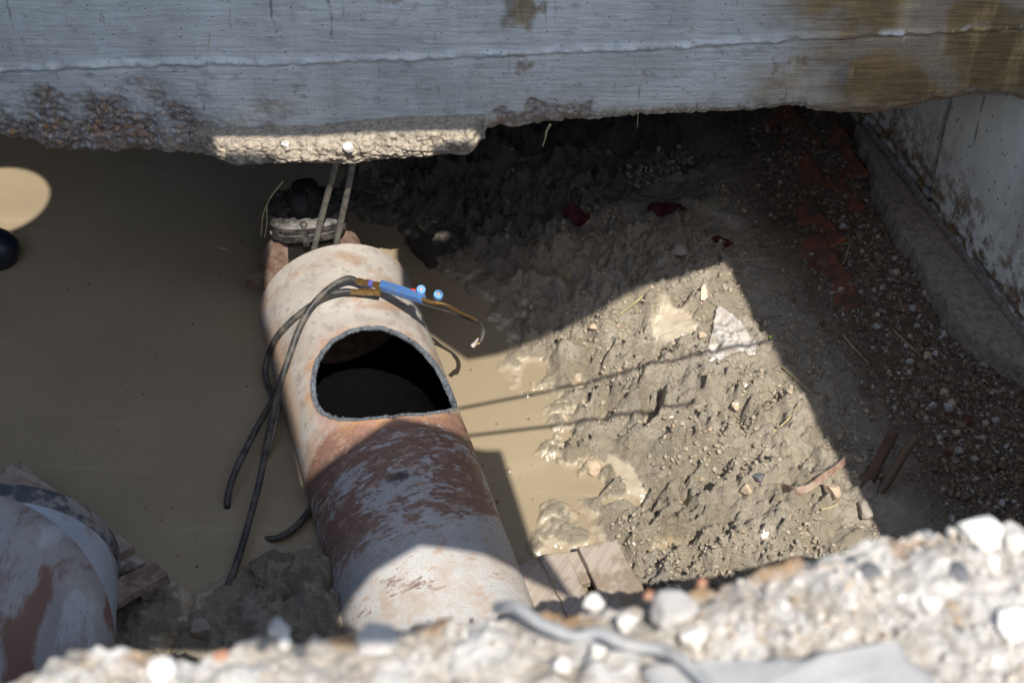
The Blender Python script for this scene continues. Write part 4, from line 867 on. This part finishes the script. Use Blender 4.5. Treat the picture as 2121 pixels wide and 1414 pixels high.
o = mesh_obj("mud_clod", v, f, CLOD); o.location = cp; tag(o, "big flat clod of grey mud in the shallow water left of the main pipe", "clod")
cp = onz(410, 1300, .06); v, f = rock(.036, 78, 3); o = mesh_obj("stone", v, f, MUDG, flat_angle=40); o.location = cp; tag(o, "grey stone bedded in the mud just behind the near rim, lower left", "stone")
for i, (px, py, rp, mat, lab) in enumerate([(1232, 970, 24, TAN, "pale tan lump of stone in the middle of the sunlit mud"), (1545, 1018, 16, TAN, "pale rounded stone on the mud left of the curved metal strip"), (1722, 1020, 20, TAN, "brownish stone on the mud under the curved metal strip"), (1790, 1062, 20, MUDG, "grey stone at the foot of the two leaning bars"),
        (1585, 1110, 15, WHITE, "white broken stone at the edge of the near shadow on the mud"), (1477, 750, 10, WHITE, "small white stone just below the pale cloth"), (1452, 695, 12, TAN, "brown pebble between the smooth mud patch and the pale cloth"), (1540, 798, 8, WHITE, "single white pebble on the calm mud"), (1230, 680, 11, TAN, "tan pebble near the top left of the sunlit mud"), (1570, 990, 12, BLACK, "dark pebble above the pale rounded stone"), (1300, 818, 14, MUDG, "flat grey stone near the middle of the mud"), (1390, 865, 6, WHITE, "tiny white pebble right of the hollow in the mud"), (1525, 845, 12, TAN, "reddish tan pebble on the dry mud"), (1405, 523, 20, MUDG, "grey flake of stone in the shadow beyond the sunlit mud")]):
    p = th_pick(px, py); r = rp / (F / 4.8); single_rock("stone", p + V(0, 0, r * .35), r, mat, lab, "stone", 300 + i)
def mud_rand(rr, s):
    while True:
        px, py = rr.uniform(1050, 1800), rr.uniform(540, 1180)
        p = onz(px, py, .1); h = float(terrain(np.array([p[0]]), np.array([p[1]]))[0][0])
        if h > .03: return (p[0], p[1], h + s * .3)
scatter(70, mud_rand, (.004, .014), [(stone_mat("mud_tan", (.42, .33, .23), (.34, .28, .2)), 5, "small tan pebble on the mud"), (stone_mat("mud_grey", (.34, .30, .25), (.42, .37, .31)), 5, "small grey pebble on the mud"), (WHITE, .4, "small white pebble on the mud")], None, "small pebbles strewn on the mud", 5, "pebble", "pebble")
def bank_rand(rr, s):
    while True:
        px, py = rr.uniform(1680, 2118), rr.uniform(420, 1080)
        p = onz(px, py, .2); h, _, b, _ = terrain(np.array([p[0]]), np.array([p[1]]))
        g = wall_x(p[1]) - p[0]
        if b[0] > .6 and g > .12 and rr.random() < .25 + .75 * (g < .45): return (p[0], p[1], float(h[0]) + s * .3)
scatter(290, bank_rand, (.005, .022), [(TAN, 2, "small tan stone in the gravel of the right bank"), (GREYS, 4, "small grey stone in the gravel of the right bank"), (OLDBRICK, 1, "small red brick crumb in the gravel of the right bank"), (stone_mat("brown_stone", (.16, .11, .075), (.22, .16, .11)), 5, "small brown stone in the gravel of the right bank")], None, "gravel stones of the right bank", 6, "pebble", "pebble")
for i, (a, b, r, m_, lab) in enumerate([((1285, 655), (1365, 578), .0035, STRAW, "long yellow-green straw on the sunlit mud near the beam's shadow"), ((1620, 765), (1700, 835), .002, STRAW, "thin dry stalk at the right shadow edge of the mud"), ((1600, 900), (1655, 840), .003, STRAW, "pale split stick on the dry mud, right half"), ((1560, 862), (1640, 828), .002, STEEL, "thin dark twig on the dry mud"), ((1745, 700), (1800, 760), .002, STRAW, "dry stalk on the dark slope right of the shadow edge"), ((1850, 690), (1905, 740), .002, STRAW, "dry stalk in the gravel below the wall"), ((1735, 570), (1760, 500), .002, STRAW, "pale stalk beside the old bricks"), ((1700, 1060), (1740, 1040), .003, STRAW, "short yellow stick near the lower right of the mud")]):
    lying("straw", [a, ((a[0] + b[0]) / 2 + 3, (a[1] + b[1]) / 2 + 4), b], r, m_, lab, "straw", .012, taper=.5)
for i, (px, py, lab) in enumerate([(1177, 582, "small green leaf in the shadow above the sunlit mud"), (1750, 512, "yellow-green leaf on the bank beside the old bricks"), (1595, 705, "tiny green leaf at the right shadow edge")]):
    p = th_pick(px, py) + V(0, 0, .015); v = [(0, -.013, 0), (.006, 0, .002), (0, .014, .001), (-.006, 0, .002), (0, 0, -.001)]; o = mesh_obj("leaf", v, [(0, 1, 4), (1, 2, 4), (2, 3, 4), (3, 0, 4)], LEAF); o.location = p; o.rotation_euler = (.2, .1, 1 + i); tag(o, lab, "leaf")
def blade(pts, y, r, label, z0=0):
    P = np.array([ony(x, yy, y) for x, yy in pts]); tag(MB().sweep(catmull(P, 5), np.linspace(r, r * .5, (len(P) - 1) * 5 + 1), 6).build("grass_blade", STRAW), label, "grass blade")
blade([(1140, 258), (1132, 272), (1130, 285), (1124, 303)], 3.49, .004, "pale grass blade hanging from the beam's lower edge over the dark cavity")
blade([(586, 375), (560, 410), (545, 445), (541, 488)], 3.60, .0028, "dry grass stalk draped over the left of the valve")
blade([(552, 425), (553, 460), (548, 492)], 3.59, .0022, "green grass blade hanging left of the valve")
blade([(435, 70), (430, 110)], 3.495, .0016, "thin dry stalk stuck to the beam face above the left joint"); blade([(86, 175), (90, 225)], 3.49, .0018, "thin stalk hanging on the beam's gravelly left part"); blade([(184, 240), (182, 272)], 3.485, .0018, "short stalk on the gravelly part of the beam"); blade([(345, 275), (357, 318)], 3.48, .002, "straw stuck at the lower edge of the beam's gravelly part")
blade([(1322, 232), (1320, 265)], 3.50, .0014, "fine root hanging from the beam edge")
# floating crumbs on the dark water
def flo(rr, s):
    return onz(rr.uniform(40, 640), rr.uniform(400, 1250), .001) if rr.random() < .75 else onz(rr.uniform(960, 1200), rr.uniform(760, 1090), .001)
scatter(90, flo, (.0022, .0075), [(TAN, 3, "tiny tan crumb floating on the muddy water"), (stone_mat("leafy_brown", (.3, .13, .04), (.2, .1, .05)), 4, "tiny brown leaf crumb floating on the muddy water"), (BLACK, 3, "tiny dark crumb floating on the muddy water")], None, "debris crumbs floating on the muddy water", 8, "floating_crumb", "debris")
def crumbs(name, P, size, mat, label, seed, sink=.25):
    r3 = np.random.default_rng(seed); base = [rock(1, seed * 7 + k, 1, .2, .8) for k in range(8)]; vs, fs_, at_ = [], [], []; off = 0
    for p, s_ in zip(P, size):
        v, f = base[r3.integers(8)]; a = r3.random() * 6.28; t = r3.normal() * .4; c, n = math.cos(a), math.sin(a); ct, st_ = math.cos(t), math.sin(t)
        v = v @ np.array([[1, 0, 0], [0, ct, st_], [0, -st_, ct]]) @ np.array([[c, n, 0], [-n, c, 0], [0, 0, 1]])
        vs.append(v * s_ + p + [0, 0, s_ * sink]); fs_.append(np.array(f) + off); off += len(v); at_.append(np.full(len(v), r3.random()))
    return tag(mesh_obj(name, np.vstack(vs), np.vstack(fs_), mat, attrs={"v": np.concatenate(at_)}, flat_angle=50), label, None, kind="stuff")
def crumb_mat(name, stops, rough=.8):
    m = M(name, rough, .25); n = m.noise(90, 5, .7); m.color(m.mix(m.ramp(n, .4, .7, 0, .35), m.vramp(m.attr("v"), stops), stops[0][1])); m.bump(n, .6, .006); return m.m
r4 = np.random.default_rng(17)
n_ = 26000; qx, qy = r4.uniform(1040, 1830, n_), r4.uniform(330, 1215, n_); cp = np.array([onz(a, b, .1) for a, b in zip(qx, qy)]); th_, wt_, bk_, sm_ = terrain(cp[:, 0], cp[:, 1])
mk = fbm(cp[:, 0] * 5, cp[:, 1] * 5, 0, 4, 131); ok = (th_ > .035) & (bk_ < .5) & (sm_ < .3) & (r4.random(n_) < sst(-.12, .3, mk)); cp[:, 2] = th_; cp = cp[ok][:5200]
crumbs("mud_crumbs", cp, .0022 + .0105 * r4.random(len(cp)) ** 3.6, crumb_mat("crumbled_mud", [(0, (.24, .20, .145)), (.5, (.32, .27, .20)), (.9, (.39, .335, .255)), (1, (.40, .29, .19))], .7), "loose crumbs and small clods strewn over the churned mud", 3)
n_ = 30000; qx, qy = r4.uniform(1560, 2121, n_), r4.uniform(230, 1100, n_); cp = np.array([onz(a, b, .2) for a, b in zip(qx, qy)]); th_, wt_, bk_, sm_ = terrain(cp[:, 0], cp[:, 1]); gq = wall_x(cp[:, 1]) - cp[:, 0]
ok = (bk_ > .4) & (gq > .10) & (r4.random(n_) < sst(.75, .25, gq + .25 * fbm(cp[:, 0] * 4, cp[:, 1] * 4, 0, 3, 141))); cp[:, 2] = th_; cp = cp[ok][:6500]
crumbs("bank_gravel", cp, .0025 + .0105 * r4.random(len(cp)) ** 3.2, crumb_mat("bank_grit", [(0, (.09, .066, .047)), (.4, (.16, .12, .085)), (.65, (.21, .155, .105)), (.78, (.15, .085, .055)), (.92, (.27, .23, .185)), (1, (.38, .34, .29))]), "fine brown gravel and crumbs covering the right bank", 4)
n_ = 9000; qx, qy = r4.uniform(10, 2121, n_), r4.uniform(1080, 1414, n_); ok = (qy > np.interp(qx, [p[0] for p in rim_px], [p[1] for p in rim_px]) + 10) & (r4.random(n_) < .25 + .75 * (qx > 1400)); cp = np.array([onz(a, b, RZ) for a, b in zip(qx[ok], qy[ok])])
jx = np.clip(np.searchsorted(rx, cp[:, 0]), 0, len(rx) - 1); jy = np.clip(((cp[:, 1] - .45) / (ye[jx] - .45) * 149).astype(int), 0, 149); cp[:, 2] = RZg[jx, jy]
gk = fbm(cp[:, 0] * 7, cp[:, 1] * 7, 0, 3, 151); cp = cp[r4.random(len(cp)) < sst(-.1, .3, gk)][:2000]
crumbs("rim_grit", cp, .0014 + .006 * r4.random(len(cp)) ** 2.8, crumb_mat("rim_grit_mix", [(0, (.44, .38, .31)), (.4, (.60, .55, .48)), (.7, (.72, .69, .64)), (.85, (.22, .22, .22)), (1, (.5, .36, .24))]), "fine pale grit scattered over the near rim", 5)
# boot toe at the left edge
bt = onz(-5, 515, .05); P_ = [bt + V(-.26, .0, .0), bt + V(-.16, .0, .0), bt + V(-.08, 0, -.004), bt + V(-.01, .0, -.006), bt + V(.04, 0, -.008), bt + V(.066, 0, -.01), bt + V(.074, 0, -.011)]
bo = empty("rubber_boot", bt, "dark navy rubber boot toe reaching in at the left edge over the water", "boot")
P_ = [p - (bt * 0) + V(0, -.03 * (i < 2), 0) for i, p in enumerate(P_)]
MB().sweep(catmull(P_, 4), np.interp(np.linspace(0, 6, 25), range(7), [.07, .085, .09, .086, .068, .04, .012]), 24).build("foot", BOOTM, bo)
MB().sweep([bt + V(-.24, -.03, 0), bt + V(-.25, -.03, .12), bt + V(-.25, -.03, .32)], [.085, .08, .09], 24).build("shaft", BOOTM, bo)
# ------------------------------------------------------------------ added plywood canopy, unseen above the view, cut to cast the pit's shade
CZ = 4.1
def up3(p): return (float(p[0] + SX * (CZ - p[2])), float(p[1] + SY * (CZ - p[2])))
def up(px, py, z): return up3(onz(px, py, z))
can = empty("added_shade_canopy", (-2.6, 0, 1.9), "added unseen plywood canopy on steel posts, cut to shade the pit", "canopy")
def sheet(poly, hole=None, zoff=0.):
    import bmesh
    bm = bmesh.new(); outer = [bm.verts.new((x, y, CZ + zoff)) for x, y in poly]; es = [bm.edges.new((outer[i], outer[(i + 1) % len(outer)])) for i in range(len(outer))]
    if hole:
        hv = [bm.verts.new((x, y, CZ + zoff)) for x, y in hole]; es += [bm.edges.new((hv[i], hv[(i + 1) % len(hv)])) for i in range(len(hv))]
    bmesh.ops.triangle_fill(bm, use_beauty=True, edges=es)
    g_ = bmesh.ops.extrude_face_region(bm, geom=bm.faces[:]); bmesh.ops.translate(bm, verts=[v for v in g_['geom'] if isinstance(v, bmesh.types.BMVert)], vec=(0, 0, .018))
    bmesh.ops.recalc_face_normals(bm, faces=bm.faces[:])
    v = [tuple(x.co) for x in bm.verts]; bm.verts.index_update(); f = [tuple(q.index for q in x.verts) for x in bm.faces]; bm.free()
    return mesh_obj("shade_sheet", v, f, PLY, can, smooth=False)
hc = up(-12, 418, 0); hole = [(hc[0] + .205 * math.cos(a), hc[1] + .205 * math.sin(a)) for a in np.arange(40) * 2 * np.pi / 40]
PT = lambda px, py: up3(pcyl(px, py))
Lq = up3(ppt(phit(632, 1000)[0], 1.5))
NE = -.375; LY = 3.465 + SY * (CZ - .875)
low_edge = [up(700, 1290, .05), PT(735, 1232), PT(775, 1185), PT(870, 1130), PT(1000, 1148), PT(1068, 1180)]
band = [up(1185, 1245, .05), up(1112, 1145, .02), up(1040, 937, 0), up(1010, 938, 0)]
topb = [PT(820, 868), Lq]
pl = [up3(ppt(s_, 1.45) + V(.012, 0, 0)) for s_ in (phit(600, 890)[0], phit(560, 740)[0], .02)]
pl += [(pl[-1][0] - .02, LY - .075), (-.15, LY - .07), (-.18, LY), (-.36, LY), (-.36, LY - .12)]
left_sheet = [(-2.4, -.95), (-.29, -.95), (-.27, NE), (.33, NE), (.45, NE + .06)] + low_edge + band + topb + pl + [(-2.4, LY - .12)]
sheet(left_sheet)
Ac, Bc = up3(th_pick(1500, 545)), up3(th_pick(1800, 1060)); Dc = up(1030, 735, 0); Dn = up(968, 746, 0)
dirAB = V(Bc[0] - Ac[0], Bc[1] - Ac[1]); be = (Bc[0] + dirAB[0] * .22, Bc[1] + dirAB[1] * .22)
st2 = [(Dn[0] - .085, Dn[1] + .08), (Dn[0] - .17, Dn[1] + .16), (Dn[0] - .255, Dn[1] + .24), (Dn[0] - .27, LY - .05), (.66, LY - .045), (.66, LY)]
mids = [up3(th_pick(x, y)) for x, y in ((1150, 690), (1300, 610))]
far_sheet = [(-.36, LY), *st2[::-1], Dn, Dc, *mids, Ac, Bc, be, (2.5, be[1]), (2.5, LY + .44), (-.36, LY + .44)]
sheet(far_sheet)
x0, x1, y0, y1 = -2.4, -.362, LY - .118, LY + .62
rim_q = []
for k in range(48):
    a = k * 2 * np.pi / 48; c_, s_ = math.cos(a), math.sin(a)
    tx = ((x1 if c_ > 0 else x0) - hc[0]) / c_ if abs(c_) > 1e-6 else 1e9; ty = ((y1 if s_ > 0 else y0) - hc[1]) / s_ if abs(s_) > 1e-6 else 1e9
    t = min(tx, ty); rim_q.append([hc[0] + c_ * t, hc[1] + s_ * t])
for cx_, cy_ in ((x0, y0), (x0, y1), (x1, y0), (x1, y1)):
    i = min(range(48), key=lambda i: abs(math.atan2(math.sin(math.atan2(cy_ - hc[1], cx_ - hc[0]) - i * 2 * np.pi / 48), math.cos(math.atan2(cy_ - hc[1], cx_ - hc[0]) - i * 2 * np.pi / 48)))); rim_q[i] = [cx_, cy_]
hv = []
for k in range(48):
    a = k * 2 * np.pi / 48; ix, iy = hc[0] + .205 * math.cos(a), hc[1] + .205 * math.sin(a); ox, oy = rim_q[k]
    hv += [(ix, iy, CZ + .018), (ox, oy, CZ + .018), (ox, oy, CZ), (ix, iy, CZ)]
mesh_obj("shade_sheet", hv, [(i * 4 + k, i * 4 + (k + 1) % 4, ((i + 1) % 48) * 4 + (k + 1) % 4, ((i + 1) % 48) * 4 + k) for i in range(48) for k in range(4)], PLY, can, smooth=False)
for x, y in ((-2.8, -1.0), (-2.8, 2.4), (2.9, -1.0), (2.9, 2.4)):
    MB().sweep([(x, y, 1.9), (x, y, CZ)], .03, 16).build("added_canopy_post", GALV, can)
for y in (-1.02, 2.42): MB().sweep([(-2.85, y, CZ + .05), (2.95, y, CZ + .05)], .03, 12).build("added_canopy_rail", GALV, can)
# two cables slung across above the view; their shadows cross the water and mud
def slung(a, b, z, r, lab):
    q = lambda p: p + V(SX, SY, 1) * (z - p[2]); A_, B_ = q(th_pick(*a)), q(th_pick(*b)); d = B_ - A_
    tag(MB().sweep(catmull([A_ + V(SX, SY, 1) * 1.36, A_ + V(SX, SY, 1) * .25, A_ + d * .02 + V(SX, SY, 1) * .03, (A_ + B_) / 2, B_ - d * .02 + V(SX, SY, 1) * .03, B_ + V(SX, SY, 1) * .25, B_ + V(SX, SY, 1) * 1.36], 8), r, 10).build("cable", RUBBER), lab, "cable")
slung((940, 848), (1590, 706), 2.72, .006, "black overhead cable slung across the pit, the farther of two")
slung((955, 904), (1420, 838), 2.72, .006, "black overhead cable slung across the pit, the nearer of two")
